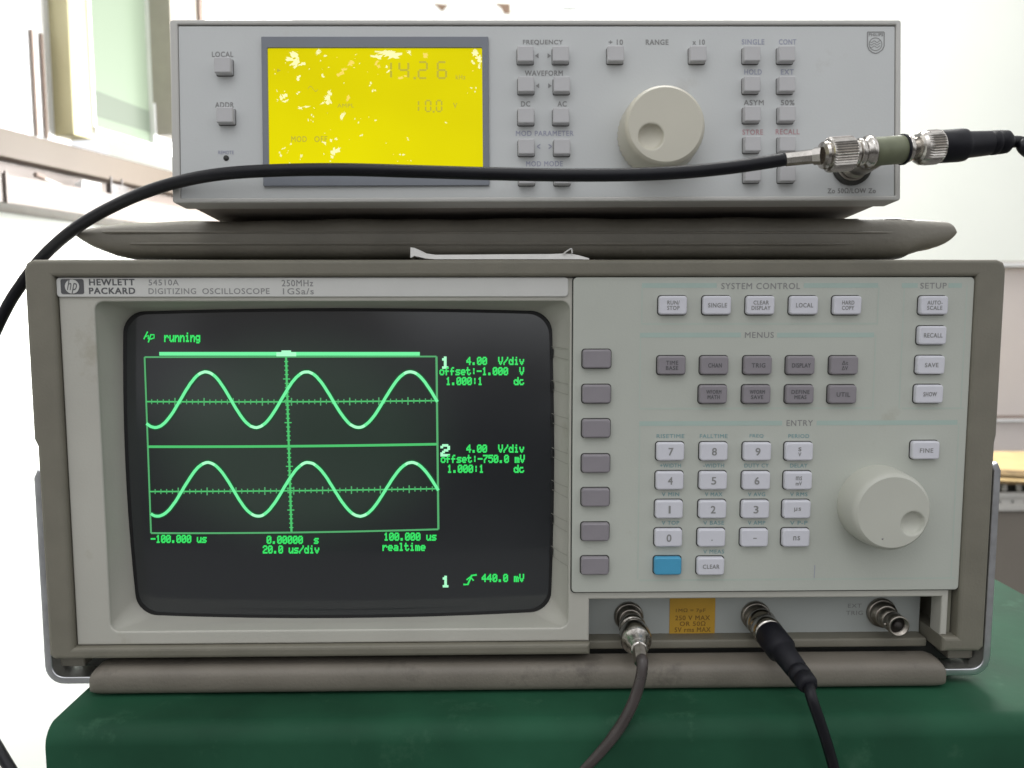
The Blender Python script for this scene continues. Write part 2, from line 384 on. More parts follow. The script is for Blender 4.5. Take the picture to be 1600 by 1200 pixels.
# odds and ends in the tray
for k, (pa, pb, pt, lab, mm) in enumerate((
        (62, 118, 288, 'thin pale metal rod with a dark tip lying along the trunking', 'rail'),
        (128, 156, 284, 'short white plastic piece standing up in the trunking', 'upvc'),
        (170, 196, 286, 'small dark clip lying in the trunking beside the black cable', 'cableb'))):
    xa = LW.P(pa, pt, -0.03)[0]; xb = LW.P(pb, pt, -0.03)[0]; zt = lz((pa+pb)/2, pt, -0.03)
    b = MB()
    if k == 0:
        b.tube([(xa, -0.03, zD+0.006), ((xa+xb)/2, -0.028, zD+0.003), (xb, -0.03, zD-0.001)], 0.0013)
        b.lathe((xa-0.006, -0.03, zD+0.0075), (1, 0, -0.15), [(0, .001), (.001, .0026), (.012, .0026), (.013, .001)], 12, 1)
    elif k == 1:
        b.box(xa, xb, -0.031, -0.026, zC+0.004, zt); b.box(xa-0.003, xa, -0.033, -0.024, zC+0.004, zt-0.003)
    else:
        b.box(xa, xb, -0.033, -0.026, zC+0.004, zt-0.002); b.box(xa+.004, xa+.006, -0.030, -0.028, zt-0.002, zt+0.006); b.box(xb-.006, xb-.004, -0.030, -0.028, zt-0.002, zt+0.006)
    o = b.build(('metal_rod', 'plastic_offcut', 'cable_clip')[k], [M[mm], M['line']], None, LW, bevel=0.0004)
    tag(o, lab, ('rod', 'plastic piece', 'clip')[k])
ZT = z_w1+0.75
# white sash at far left
wn = empty('window', LW, (0, 0, z_w1), 'white framed window with blown out glass, leftmost beside the cream post', 'window')
def lx(px, y=0.0, py=150): return LW.P(px, py, y)[0]
b = MB(); b.box(-1.2, lx(112), 0.004, 0.016, z_w1+0.0005, ZT); b.build('frame', M['upvc'], wn, LW)
for q in (60, 75):
    b = MB(); xx = lx(q-3, 0.0); b.box(xx-0.0012, xx+0.0012, 0.0005, 0.0035, z_w1+0.002, z_w1+0.11); b.build('seal', M['line'], wn, LW)
# cream post
b = MB(); zp = lz(125, 213, -0.02); b.box(lx(112, -0.02), lx(141, -0.02), -0.02, 0.018, zp, ZT)
tag(b.build('window_post', M['cream'], frame=LW, bevel=0.001), 'cream painted post between the white sash and the green glass', 'post')
# green glass window
w2 = empty('window', LW, (lx(143), 0, z_w2), 'pale green glass window with a darker slanting reflection painted on it, right of the cream post', 'window')
xa, xb, xc = lx(146, .002), lx(236, .002), lx(300, .002)
b = MB(); b.box(xa, xb, 0.006, 0.010, z_w2, ZT); b.build('pane', M['pane'], w2, LW)
b = MB(); b.box(xa-0.004, xa, 0.0, 0.014, z_w2, ZT); b.box(xb, xb+0.002, 0.0, 0.014, z_w2, ZT); b.box(xa, xb, 0.0, 0.012, z_w2-0.006, z_w2-0.0003); b.build('frame', M['upvc'], w2, LW)
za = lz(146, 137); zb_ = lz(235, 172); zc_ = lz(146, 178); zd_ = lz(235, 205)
b = MB(); b.quad([(xa+.001, 0.0052, za), (xb-.001, 0.0052, zb_), (xb-.001, 0.0052, zd_), (xa+.001, 0.0052, zc_)]); b.build('painted_reflection', M['paned'], w2, LW)  # slanting reflection in the glass, put in as a darker sheet
w3 = empty('window', LW, (xb, 0, z_w2), 'blown out white window section touching the upper instrument\'s left edge', 'window')
b = MB(); b.box(xb+0.003, xc+0.3, 0.010, 0.013, z_w2-0.006, ZT); b.build('pane', M['sky'], w3, LW)
x1_, x2_ = lx(236), lx(275)
b = MB(); b.box(x1_, x2_, -0.004, 0.002, lz(250, 215), lz(250, 166))
b.box(x1_+.004, x2_-.01, -0.006, -0.0045, lz(250, 205), lz(250, 176))
b.build('latch_box', M['upvc'], w3, LW, bevel=0.001)
# grey post seen above the generator's left corner
gpx = lx(271, -.03); gqx = lx(312, -.03); gz = lz(290, 215, -.03)
po = empty('door_post', LW, (gpx, -.03, gz), 'grey brown post standing behind the top left corner of the upper instrument', 'post')
b = MB(); b.box(gpx, gqx, -.03, .0, gz, ZT); b.build('post_face', M['greyp'], po, LW)
b = MB(); b.box(gqx+0.0008, gqx+0.010, -.034, .0, gz, ZT); b.build('post_edge', M['line'], po, LW)

# torn brown-edged paper and a small note on the back wall
px_, pz_ = ID.P(676, 10, 2.19); qx_, _ = ID.P(797, 10, 2.19); z1_ = ID.P(700, 6, 2.19)[1]; z0_ = ID.P(700, 22, 2.19)[1]
b = MB(); b.box(px_, qx_, 2.185, 2.188, z0_-.08, z1_)
b.add([(px_, 2.184, z1_), (px_+.05, 2.184, z1_-.004), (px_+.03, 2.184, z0_+.004)], [(0, 1, 2)], 1)
b.add([(qx_-.05, 2.184, z1_+.001), (qx_, 2.184, z1_), (qx_+.002, 2.184, z0_), (qx_-.018, 2.184, z0_-.002), (qx_-.028, 2.184, z0_+.016)], [(0, 1, 2, 3, 4)], 1)
tag(b.build('paper_sheet', [M['wallw'], M['torn']]), 'white paper sheet with torn brown corners on the wall behind', 'paper')
nx, nz = ID.P(868, 20, 2.19); mx_, mz_ = ID.P(915, 4, 2.19)
b = MB(); b.box(nx, mx_, 2.190, 2.192, nz-.06, mz_)
for k in range(6): b.box(nx+.02+k*.0075, nx+.0255+k*.0075, 2.1885, 2.1895, mz_-.022, mz_-.014, 1)
tag(b.build('wall_note', [M['wallw'], M['inkd']]), 'small white note with one faint line of print on the wall behind', 'note')

# ---------------------------------------------------------------- right background: cabinets, rack, cardboard
YC = 1.15
def cz(py, y=YC): return ID.P(1590, py, y)[1]
def cx(px, y=YC, py=600): return ID.P(px, py, y)[0]
cb = empty('wall_cabinet', ID, (cx(1570), YC, cz(705)), 'pinkish white cabinet with horizontal grooves at the right edge', 'cabinet')
xl = cx(1540)
b = MB(); b.box(xl, xl+1, YC, YC+0.3, cz(760), cz(418)); b.build('carcass', M['cabw'], cb)
b = MB(); b.box(xl, xl+1, YC-0.012, YC+0.3, cz(417), cz(411)); b.build('top_edge', M['upvc'], cb)
b = MB(); b.box(xl, xl+1, YC-0.004, YC+0.3, cz(410.5), cz(408)); b.build('dark_seam', M['greyp'], cb)
b = MB(); b.box(xl, xl+1, YC-0.003, YC-0.0005, cz(654), cz(649)); b.build('groove', M['line'], cb)
b = MB(); b.box(xl, xl+1, YC-0.006, YC-0.0005, cz(658), cz(654)); b.build('door_edge', M['upvc'], cb)
YR = 0.80
rk = empty('steel_rack', ID, (cx(1570, YR), YR, FLZ), 'grey steel cabinet with a white perforated rail at the right edge', 'rack')
xr = cx(1530, YR)
b = MB(); b.box(xr, xr+0.8, YR+0.002, YR+0.34, FLZ, cz(800, YR)); b.build('cabinet_body', M['cab'], rk)
b = MB(); b.box(xr, xr+0.8, YR-0.004, YR+0.30, cz(797, YR), cz(790, YR)); b.box(xr, xr+0.8, YR-0.002, YR+0.001, cz(790, YR), cz(776, YR)); b.box(xr, xr+0.8, YR-0.005, YR+0.002, cz(776, YR), cz(769, YR))
b.build('rail', M['rail'], rk)
for q in (1570, 1591, 1612):
    b = MB(); b.lathe((cx(q, YR), YR-0.0035, cz(783, YR)), (0, 1, 0), [(0, .0016), (.001, .0016)], 14); b.build('rail_hole', M['gap'], rk)
for q in (1568, 1580, 1603):
    b = MB(); b.box(cx(q, YR), cx(q+6, YR), YR+0.004, YR+0.008, cz(768, YR), cz(756, YR)); b.build('upright_tab', M['rail'], rk)
b = MB()
zc1 = cz(745, YR)
b.add([(xr, YR-.01, zc1-.006), (xr+.35, YR-.03, zc1-.022), (xr+.35, YR+.17, zc1+.004), (xr, YR+.17, zc1+.002),
       (xr, YR-.01, zc1-.001), (xr+.35, YR-.03, zc1-.017), (xr+.35, YR+.17, zc1+.008), (xr, YR+.17, zc1+.006)],
      [(0, 1, 5, 4), (3, 2, 6, 7), (0, 3, 7, 4), (1, 2, 6, 5), (0, 1, 2, 3)], 1)
b.add([(xr, YR-.01, zc1-.001), (xr+.35, YR-.03, zc1-.017), (xr+.35, YR+.17, zc1+.008), (xr, YR+.17, zc1+.006)], [(0, 1, 2, 3)], 0)
b.add([(xr, YR+.0, zc1+.006), (xr+.35, YR-.02, zc1-.006), (xr+.35, YR+.0, zc1-.003), (xr, YR+.02, zc1+.009)], [(0, 1, 2, 3)], 1)
tag(b.build('cardboard_sheet', [M['card'], M['cardd']], fix=False), 'torn tan cardboard laid flat on the steel rack at the right', 'cardboard')
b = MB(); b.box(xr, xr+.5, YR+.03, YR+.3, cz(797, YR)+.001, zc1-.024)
tag(b.build('gap_shade_block', M['gap']), 'dark block added for the shaded gap under the torn cardboard', 'box')  # added block, its dark colour stands for shade in the gap

# ---------------------------------------------------------------- table under a green mat
tb = empty('work_table', ID, (0, 0.2, FLZ), 'work table covered in worn dark green sheet with a rounded front edge', 'table')
cor = CAM + ray(69, 1139)*(ZC/-ray(69, 1139).z)      # front left corner on the table top
xL, yF = cor.x, cor.y
far = CAM + ray(1575, 916)*(ZC/-ray(1575, 916).z); xR = far.x
b = MB()
R_ = 0.0085; N = 12; prof = [(0.62, 0.0), (0.3, 0.0), (0.1, 0.0), (yF+R_*1.4, 0.0)]
for k in range(1, N+1):
    a = math.radians(90*k/N); prof.append((yF+R_-R_*math.sin(a), -R_+R_*math.cos(a)))
prof += [(yF+0.0005, -0.08), (yF+0.001, -0.2)]
xsn = 24; vs = []; fs = []
for i in range(xsn+1):
    x = xL+(xR-xL)*i/xsn
    for (y, z) in prof: vs.append((x, y, z))
n = len(prof)
for i in range(xsn):
    for k in range(n-1): fs.append((i*n+k, i*n+k+1, (i+1)*n+k+1, (i+1)*n+k))
b.add(vs, fs, 0, True)
b.add([(xL, y, z) for y, z in prof]+[(xL, 0.62, -0.2)], [tuple(range(n+1))], 0)
b.add([(xR, y, z) for y, z in prof]+[(xR, 0.62, -0.2)], [tuple(range(n+1))], 0)
b.build('green_covering', M['mat'], tb)
b = MB(); b.box(xL+.003, xR-.003, yF+.004, 0.617, -0.03, -0.003); b.build('table_board', M['tablet'], tb)
for (x, y) in ((xL+.03, yF+.04), (xR-.03, yF+.04), (xL+.03, .58), (xR-.03, .58)):
    b = MB(); b.box(x-.02, x+.02, y-.02, y+.02, FLZ, -0.031); b.build('leg', M['tablet'], tb)

# ================================================================== OSCILLOSCOPE
F0 = ID
def sx(px, py, y=0.0): return F0.P(px, py, y)[0]
def sz(px, py, y=0.0): return F0.P(px, py, y)[1]
osc = empty('oscilloscope', ID, (0, 0.15, 0), 'wide off-white digitizing oscilloscope with a green trace screen, on the green table', 'oscilloscope')
# frame (taupe bezel)
XL = sx(36.5, 420); XLn = sx(60, 720)-0.0003; XR = sx(1573, 420); XRn = sx(1554, 720)
ZTt = sz(800, 405.5); ZN1 = sz(60, 686); ZN2 = sz(60, 698)
ZBl = sz(500, 1028); ZBl = (sz(100, 1032)+sz(1530, 1017))/2
IXL = sx(84, 440)-.0002; IXR = sx(1526, 440); IZT = sz(800, 432)
PZB = sz(400, 1010)
RX0 = sx(922, 1000); RX1 = sx(1474, 985); RZT = sz(1200, 938)
PB2 = sz(1485, 996)
def notch(x0, x1, z1, z2, r=0.003): pass
outl = [(XL+.004, ZTt), (XL+.0012, ZTt-.0012), (XL, ZTt-.004), (XL, ZN1), (XLn, ZN2), (XLn, ZBl+.002), (XLn+.002, ZBl), (RX0, ZBl), (RX0, PZB-.0002), (IXL, PZB-.0002), (IXL, IZT),
        (IXR, IZT), (IXR, PB2), (RX1, PB2), (RX1, ZBl), (XRn-.002, ZBl), (XRn, ZBl+.002), (XRn, ZN2), (XR, ZN1), (XR, ZTt-.004), (XR-.0012, ZTt-.0012), (XR-.004, ZTt)]
b = MB(); plate(b, [outl], 0.0, 0.034, 0.0016, smooth=False); b.build('bezel_frame', M['frame'], osc)
# body behind
b = MB(); b.box(XLn+.007, XRn-.007, 0.036, 0.36, ZBl+.002, ZTt-.003); b.build('case', M['frame'], osc, bevel=0.003)
b = MB(); b.box(XLn+.003, XRn-.003, 0.0215, 0.33, 0.0015, ZBl-.0004); b.build('under_shade_block', M['gap'], osc)  # dark block added in place of the shade beneath the case
# recessed lower bar under the input panel
b = MB(); b.box(RX0+.0005, RX1-.0005, 0.012, 0.034, ZBl+.0015, sz(1200, 1002, .02)); b.build('recess_floor', M['frame'], osc, bevel=0.001)
for x in (XLn+.03, XRn-.03):
    b = MB(); b.lathe((x, .30, ZBl+.002), (0, 0, -1), [(0, .012), (ZBl*.9, .012), (ZBl+.002, .010)], 24); b.build('foot', M['rubber'], osc)
for q in (112, 1500):
    x = sx(q, 1040, .01); b = MB(); b.box(x-.006, x+.006, 0.010, 0.022, ZBl-.008, ZBl+.001); b.build('handle_stop', M['frame'], osc, bevel=.001)

# white front panel, with holes
YP = 0.0028
def rect_px(fr, l0, t0, r0, t1, y):           # rectangle from left, top, right, bottom pixel lines
    xm = (l0+r0)/2; ym = (t0+t1)/2
    return fr.P(l0, ym, y)[0], fr.P(r0, ym, y)[0], fr.P(xm, t1, y)[1], fr.P(xm, t0, y)[1]
ox0, ox1, oz0, oz1 = rect_px(F0, 160, 471, 889, 984, YP)
front = [(IXL+.0003, IZT-.0003), (IXL+.0003, PZB), (RX0-.0002, PZB), (RX0-.0002, RZT), (RX1+.0002, RZT), (RX1+.0002, PB2), (IXR-.0035, PB2), (IXR-.0035, IZT-.0003)]
b = MB(); plate(b, [front, rrect(ox0, ox1, oz0, oz1, .004)], YP, 0.012, 0.0008)
fp = b.build('front_panel', M['white'], osc)
b = MB(); b.box(IXR-.0033, IXR-.0005, .006, .012, PB2, IZT-.0003); b.build('side_trim', M['trim'], osc)
# funnel down to the picture tube
YS = 0.019
ix0, ix1, iz0, iz1 = rect_px(F0, 201, 487, 861.5, 960, YS)
outer = rrect(ox0, ox1, oz0, oz1, .004, 10); inner = rrect(ix0, ix1, iz0, iz1, .0095, 10)
# subdivide sides equally in both loops
def densify(lp, k=12):
    o = []; nn = len(lp)
    for i in range(nn):
        a, c = lp[i], lp[(i+1) % nn]
        if i % 11 == 10:
            for j in range(k): o.append((a[0]+(c[0]-a[0])*j/k, a[1]+(c[1]-a[1])*j/k))
        else: o.append(a)
    return o
outer = densify(outer); inner = densify(inner)
cxm, czm = (ix0+ix1)/2, (iz0+iz1)/2; hw, hh = (ix1-ix0)/2, (iz1-iz0)/2
def bow(p):                                    # picture tube edges bow outward a little
    u = (p[0]-cxm)/hw; v = (p[1]-czm)/hh
    return (p[0]+u*(1-v*v)*0.0012*(abs(u) > .8), p[1]+v*(1-u*u)*0.0016*(abs(v) > .8))
inner = [bow(p) for p in inner]
b = MB(); nn = len(outer); vs = []; fs = []
lev = [(0, YP+.0009), (0.03, YP+.003), (0.5, 0.0105), (0.94, YS-.0012), (1.0, YS), (1.0, YS+.004)]
for t, y in lev:
    for p, q in zip(outer, inner): vs.append((p[0]+(q[0]-p[0])*t, y, p[1]+(q[1]-p[1])*t))
for k in range(len(lev)-1):
    for i in range(nn): fs.append((k*nn+i, k*nn+(i+1) % nn, (k+1)*nn+(i+1) % nn, (k+1)*nn+i))
b.add(vs, fs, 0, True); b.build('screen_surround', M['white'], osc, fix=True)
# index ribs on the surround beside the softkeys
SOFT_Y = [561, 616, 670, 725, 778, 832, 885]
for py in SOFT_Y:
    z = sz(900, py, YP)+.0042
    for off, drop in ((0, .0006), (-.0048, .0012)):
        b = MB(); L = []
        for t, y in ((.05, YP+.0030), (.5, .0105), (.94, YS-.0012), (1.0, YS)):
            L.append((ox1+(ix1-ox1)*t, y-.00018, z+off+drop*t))
        for p, q in zip(L[:-1], L[1:]):
            b.quad([(p[0], p[1], p[2]-.00014), (q[0], q[1], q[2]-.00014), (q[0], q[1], q[2]+.00014), (p[0], p[1], p[2]+.00014)])
        b.build('moulded_line', M['groove'], osc)
    b = MB(); b.box(ix1-.0004, ix1+.0007, YS-.0016, YS-.0002, z-.0046, z-.0004); b.build('bezel_slot', M['crtedge'], osc, bevel=.0003)
# picture tube glass
BUL = 0.0052
def ycrt(x, z):
    u = (x-cxm)/hw; v = (z-czm)/hh
    return YS+.0022-BUL*(1-0.5*(u*u+v*v))
b = MB(); vs = []; fs = []; gx, gz_ = 30, 22
for i in range(gx+1):
    for j in range(gz_+1):
        x = cxm+(2*i/gx-1)*(hw+.004); z = czm+(2*j/gz_-1)*(hh+.004); vs.append((x, ycrt(x, z), z))
for i in range(gx):
    for j in range(gz_): a = i*(gz_+1)+j; fs.append((a, a+1, a+gz_+2, a+gz_+1))
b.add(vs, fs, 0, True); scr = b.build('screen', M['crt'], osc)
# dark rim between the glass and the surround
b = MB(); vs = []; fs = []
for i, p in enumerate(inner):
    dx = 1-.0014/hw; dz = 1-.0014/hh
    x1 = cxm+(p[0]-cxm)*dx; z1 = czm+(p[1]-czm)*dz
    vs += [(p[0], ycrt(p[0], p[1])-.0003, p[1]), (x1, ycrt(x1, z1)-.0001, z1)]
for i in range(nn): j = (i+1) % nn; fs.append((2*i, 2*j, 2*j+1, 2*i+1))
b.add(vs, fs, 0, True); b.build('screen_rim', M['crtedge'], osc)

# ---- what the tube shows
def SP(px, py):
    x, z = F0.P(px, py, 0.0165)
    for _ in range(3): x, z = F0.P(px, py, ycrt(x, z)-.0003)
    return x, z
def on_glass(x, z, lift): return (x, ycrt(x, z)-lift, z)
def ribbon(mb, pts, w, lift=.00035, mi=0, closed=False):
    """flat stroke of width w (px) along pixel points"""
    P = [SP(*p) for p in pts]; w = w*0.00028/2; L = []; nP = len(P)
    for i in range(nP):
        a = P[max(i-1, 0)]; c = P[min(i+1, nP-1)]
        dx, dz = c[0]-a[0], c[1]-a[1]; l = math.hypot(dx, dz) or 1
        nx_, nz_ = -dz/l*w, dx/l*w
        L.append((on_glass(P[i][0]+nx_, P[i][1]+nz_, lift), on_glass(P[i][0]-nx_, P[i][1]-nz_, lift)))
    vs = [q for p in L for q in p]
    mb.add(vs, [(2*i, 2*i+1, 2*i+3, 2*i+2) for i in range(nP-1)], mi)
def seg(p, q, n=12): return [(p[0]+(q[0]-p[0])*k/n, p[1]+(q[1]-p[1])*k/n) for k in range(n+1)]
gr = MB()
TL, TR, BL, BR = (226, 558), (682, 557), (236, 833), (685, 827)
ML, MR = (231, 698), (683, 694)
for p, q, w, mi in ((TL, TR, 2.6, 1), (BL, BR, 3.0, 1), (TL, BL, 2.8, 1), (TR, BR, 3.4, 1), (ML, MR, 4.2, 0)):
    mid = ((p[0]+q[0])/2, (p[1]+q[1])/2)
    bowy = {(TL, TR): 0, (BL, BR): 2.0, (ML, MR): 1.2}.get((p, q), 0)
    pts = [(a, c+bowy*(1-(2*k/12-1)**2)) for k, (a, c) in enumerate(seg(p, q))]
    ribbon(gr, pts, w, mi=mi, lift=.00034)
ribbon(gr, seg((447, 558), (455.5, 831)), 3.4, lift=.00036)
for (p, q) in (((228, 627.5), (683, 626)), ((233.5, 768), (684.5, 763.5))):
    pts = [(a, c+1.0*(1-(2*k/12-1)**2)) for k, (a, c) in enumerate(seg(p, q))]
    ribbon(gr, pts, 2.4, lift=.00036, mi=0)
    for k in range(1, 50):
        t = k/50; x = p[0]+(q[0]-p[0])*t; y = p[1]+(q[1]-p[1])*t+1.0*(1-(2*t-1)**2)
        h = 6.0 if k % 5 == 0 else 3.8
        ribbon(gr, [(x, y-h), (x, y+h)], 2.0 if k % 5 == 0 else 1.7, lift=.00038, mi=1)
for k in range(1, 40):
    t = k/40
    if k == 20: continue
    x = 447+8.5*t; y = 558+273*t; h = 5.5 if k % 5 == 0 else 3.2
    ribbon(gr, [(x-h, y), (x+h, y)], 1.8, lift=.00038, mi=0)
gr.build('graticule', [M['glowline'], M['glowdim']], scr)
tb_ = MB(); ribbon(tb_, seg((249, 552.8), (656, 552.8)), 6.0, lift=.0004); tb_.build('memory_bar', M['glow'], scr)
tb_ = MB(); ribbon(tb_, seg((432, 553.5), (463, 553.5), 4), 6.5, lift=.0005); ribbon(tb_, [(440, 549.5), (455, 549.5)], 4, lift=.00052); tb_.build('trigger_marker', M['glowhot'], scr)
def wave(peaks, yp, yt, xs0, xs1, x_right_y):
    out = []; per = (peaks[2]-peaks[0])/2
    n_ = 140
    for k in range(n_+1):
        x = xs0+(xs1-xs0)*k/n_
        if x < peaks[1]: ph = (x-peaks[0])/(peaks[1]-peaks[0])
        else: ph = 1+(x-peaks[1])/(peaks[2]-peaks[1])
        y = (yp+yt)/2-(yt-yp)/2*math.cos(2*math.pi*ph)
        y += random.uniform(-.25, .25)
        out.append((x, y))
    return out
w1 = wave((321.5, 479, 641), 581, 668, 229, 683.5, 617); w2_ = wave((325, 481.5, 643.5), 722.5, 806.5, 236, 685, 755)
for w in (w1, w2_):
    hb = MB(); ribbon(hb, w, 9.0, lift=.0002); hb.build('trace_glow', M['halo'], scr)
    b = MB(); ribbon(b, w, 4.9, lift=.00044); b.build('trace', M['glow'], scr)
    run = []
    mid_y = (min(p[1] for p in w)+max(p[1] for p in w))/2; amp = max(p[1] for p in w)-mid_y
    for p in w+[(0, mid_y)]:
        if abs(p[1]-mid_y) > amp*.88 and p[0] > 290: run.append(p)
        else:
            if len(run) > 2: hot = MB(); ribbon(hot, run, 4.4, lift=.00052); hot.build('trace_highlight', M['glowhot'], scr)
            run = []

G57 = {
'r': '.....|.....|#.##.|##..#|#....|#....|#....', 'u': '.....|.....|#...#|#...#|#...#|#..##|.##.#', 'n': '.....|.....|#.##.|##..#|#...#|#...#|#...#',
'i': '..#..|.....|.##..|..#..|..#..|..#..|.###.', 'g': '.....|.....|.####|#...#|#...#|.####|....#|.###.', 'V': '#...#|#...#|#...#|#...#|.#.#.|.#.#.|..#..',
'/': '....#|....#|...#.|..#..|.#...|#....|#....', 'd': '....#|....#|.##.#|#..##|#...#|#...#|.####', 'v': '.....|.....|#...#|#...#|.#.#.|.#.#.|..#..',
'o': '.....|.....|.###.|#...#|#...#|#...#|.###.', 'f': '..##.|.#...|.#...|####.|.#...|.#...|.#...', 's': '.....|.....|.####|#....|.###.|....#|####.',
'e': '.....|.....|.###.|#...#|#####|#....|.###.', 't': '.#...|.#...|####.|.#...|.#...|.#..#|..##.', ':': '.....|..#..|..#..|.....|..#..|..#..|.....',
'-': '.....|.....|.....|#####|.....|.....|.....', '.': '.....|.....|.....|.....|.....|.##..|.##..', 'm': '.....|.....|##.#.|#.#.#|#.#.#|#.#.#|#.#.#',
'c': '.....|.....|.###.|#....|#....|#...#|.###.', 'a': '.....|.....|.###.|....#|.####|#...#|.####', 'l': '.##..|..#..|..#..|..#..|..#..|..#..|.###.',
'0': '.###.|#...#|#..##|#.#.#|##..#|#...#|.###.', '1': '..#..|.##..|..#..|..#..|..#..|..#..|.###.', '2': '.###.|#...#|....#|..##.|.#...|#....|#####',
'4': '...#.|..##.|.#.#.|#..#.|#####|...#.|...#.', '5': '#####|#....|####.|....#|....#|#...#|.###.', '7': '#####|....#|...#.|..#..|.#...|.#...|.#...', ' ': ''}
def crt_text(name, s, x0, x1, yc, h=12.0, mt='glowtext', fat=1.5):
    b = MB(); cw = (x1-x0)/len(s)
    for i, ch in enumerate(s):
        g = G57[ch]
        if not g: continue
        for r, row in enumerate(g.split('|')):   # seven rows, an eighth for descenders
            c = 0
            while c < 5:
                if row[c] == '#':
                    e = c
                    while e+1 < 5 and row[e+1] == '#': e += 1
                    px0 = x0+i*cw+c*cw/6-.1*cw*(fat-1); px1 = x0+i*cw+(e+1)*cw/6*1.0+.1*cw*(fat-1)
                    py0 = yc-h/2+r*h/7; py1 = py0+h/7*fat
                    P = [SP(px0, py0), SP(px1, py0), SP(px1, py1), SP(px0, py1)]
                    b.quad([on_glass(p[0], p[1], .0004+.00001*(r % 2)) for p in P])
                    c = e+1
                else: c += 1
    # the soft bloom round bright letters
    P = [SP(x0-2, yc-h/2-2), SP(x1+1, yc-h/2-2), SP(x1+1, yc+h/2+3), SP(x0-2, yc+h/2+3)]
    o = b.build(name, M[mt], scr)
    return o
crt_text('readout', 'running', 257, 314, 526.5, 14)
for k, (yy, off) in enumerate(((563.5, '-1.000  V'), (700.5, '-750.0 mV'))):
    crt_text('readout', '4.00  V/div', 729, 820, yy)
    crt_text('readout', 'offset:'+off, 687+2*k, 820+k, yy+16)
    crt_text('readout', '1.000:1', 697+2*k, 755+2*k, yy+31.5)
    crt_text('readout', 'dc', 803, 820, yy+31.5)
    crt_text('readout', '12'[k], 689, 705, yy+2.5, 18, 'glowhot', 1.5)
crt_text('readout', '-100.000 us', 236, 324, 841.5)
crt_text('readout', '0.00000  s', 417, 499, 843)
crt_text('readout', '20.0 us/div', 411, 500, 858)
crt_text('readout', '100.000 us', 600, 683, 838)
crt_text('readout', 'realtime', 598, 666, 854)
crt_text('readout', '1', 690, 705, 908, 17, 'glowhot', 1.5)
crt_text('readout', '440.0 mV', 753, 820, 902.5)
b = MB(); ribbon(b, [(724, 913), (731, 913), (737, 899), (745, 898)], 3.2, lift=.0005); ribbon(b, [(729, 906), (735, 901), (740, 907)], 2.6, lift=.00052)
b.build('edge_symbol', M['glowtext'], scr)
b = MB(); ribbon(b, [(225, 530), (228, 524), (231, 518)], 2.2, lift=.0005); ribbon(b, [(228, 526), (232, 524), (232, 530)], 2.2, lift=.0005)
ribbon(b, [(232, 535), (236, 523)], 2.2, lift=.0005); ribbon(b, [(235, 523), (241, 523), (241, 528), (235, 530)], 2.2, lift=.0005)
b.build('maker_symbol', M['glowtext'], scr)

# ---- label strip with the maker's name
lx0, lx1, lz0, lz1 = rect_px(F0, 88, 433.5, 888, 464, .002)
b = MB(); plate(b, [rrect(lx0, lx1, lz0, lz1, .0015)], .0019, .0036, .0004)
ls = b.build('name_strip', M['strip'], osc)
b = MB(); YL = .00185
text_px(b, F0, 'HEWLETT', 139, 209.5, 436.5, 446, YL, bold=.022)
text_px(b, F0, 'PACKARD', 139, 210.5, 450, 459.5, YL, bold=.022)
b.build('lettering', M['inkd'], ls)
b = MB()
text_px(b, F0, '54510A', 232, 279, 437, 446, YL, bold=.008)
text_px(b, F0, 'DIGITIZING', 232, 306, 450.5, 459.5, YL, bold=.008)
text_px(b, F0, 'OSCILLOSCOPE', 316, 421, 450.5, 459.5, YL, bold=.008)
text_px(b, F0, '250MHz', 440, 489, 437.5, 447.5, YL, bold=.008)
text_px(b, F0, '1GSa/s', 442, 490, 450.5, 460, YL, bold=.008)
b.build('lettering', M['inkg'], ls)
qx0, qx1, qz0, qz1 = rect_px(F0, 95, 436, 131, 459.5, YL)
b = MB(); plate(b, [rrect(qx0, qx1, qz0, qz1, .0009)], YL-.0001, .0022)
lg = b.build('emblem', M['inkd'], ls)
qc, qzc = (qx0+qx1)/2, (qz0+qz1)/2; rr = (qz1-qz0)*.47
b = MB(); b.lathe((qc, YL-.0003, qzc), (0, 1, 0), [(0, rr), (.0003, rr)], 36, smooth=False); b.build('emblem_disc', M['strip'], lg)
b = MB(); text_into(b, 'hp', qc-rr*.72, qc+rr*.72, qzc-rr*1.0, qzc+rr*1.0, YL-.0004, bold=-.005, shear=.35); b.build('emblem_letters', M['inkd'], lg)

# ---- control panel
px0_, px1_, pz0_, pz1_ = rect_px(F0, 894.5, 433.2, 1509.5, 922.6, .002)
px1_ = sx(1522, 436, .002); px1_ = (px1_+sx(1495.5, 918, .002))/2
b = MB(); plate(b, [rrect(px0_-.0005, px1_+.0005, pz0_-.0006, pz1_+.0005, .002)], .0024, .0030); b.build('panel_gap', M['gap'], osc)
b = MB(); plate(b, [rrect(px0_, px1_, pz0_, pz1_, .0018)], .0013, .0060, .0003); cp = b.build('control_panel', M['panel'], osc)
YK = .0013
def band(mb, l, r, yc, h, y=YK-.00006, mi=0):
    x0 = sx(l, yc, y); x1 = sx(r, yc, y); z = sz((l+r)/2, yc, y); hz_ = h*.00014
    mb.quad([(x0, y, z-hz_), (x1, y, z-hz_), (x1, y, z+hz_), (x0, y, z+hz_)], mi)
b = MB()
for l, r, yc in ((1003, 1120, 446), (1256, 1372, 446), (1000, 1158, 523.5), (1214, 1366, 523.5), (999, 1222, 661.5), (1276, 1496, 660.5), (1409, 1434, 446), (1482, 1503, 446)):
    band(b, l, r, yc, 7.5)
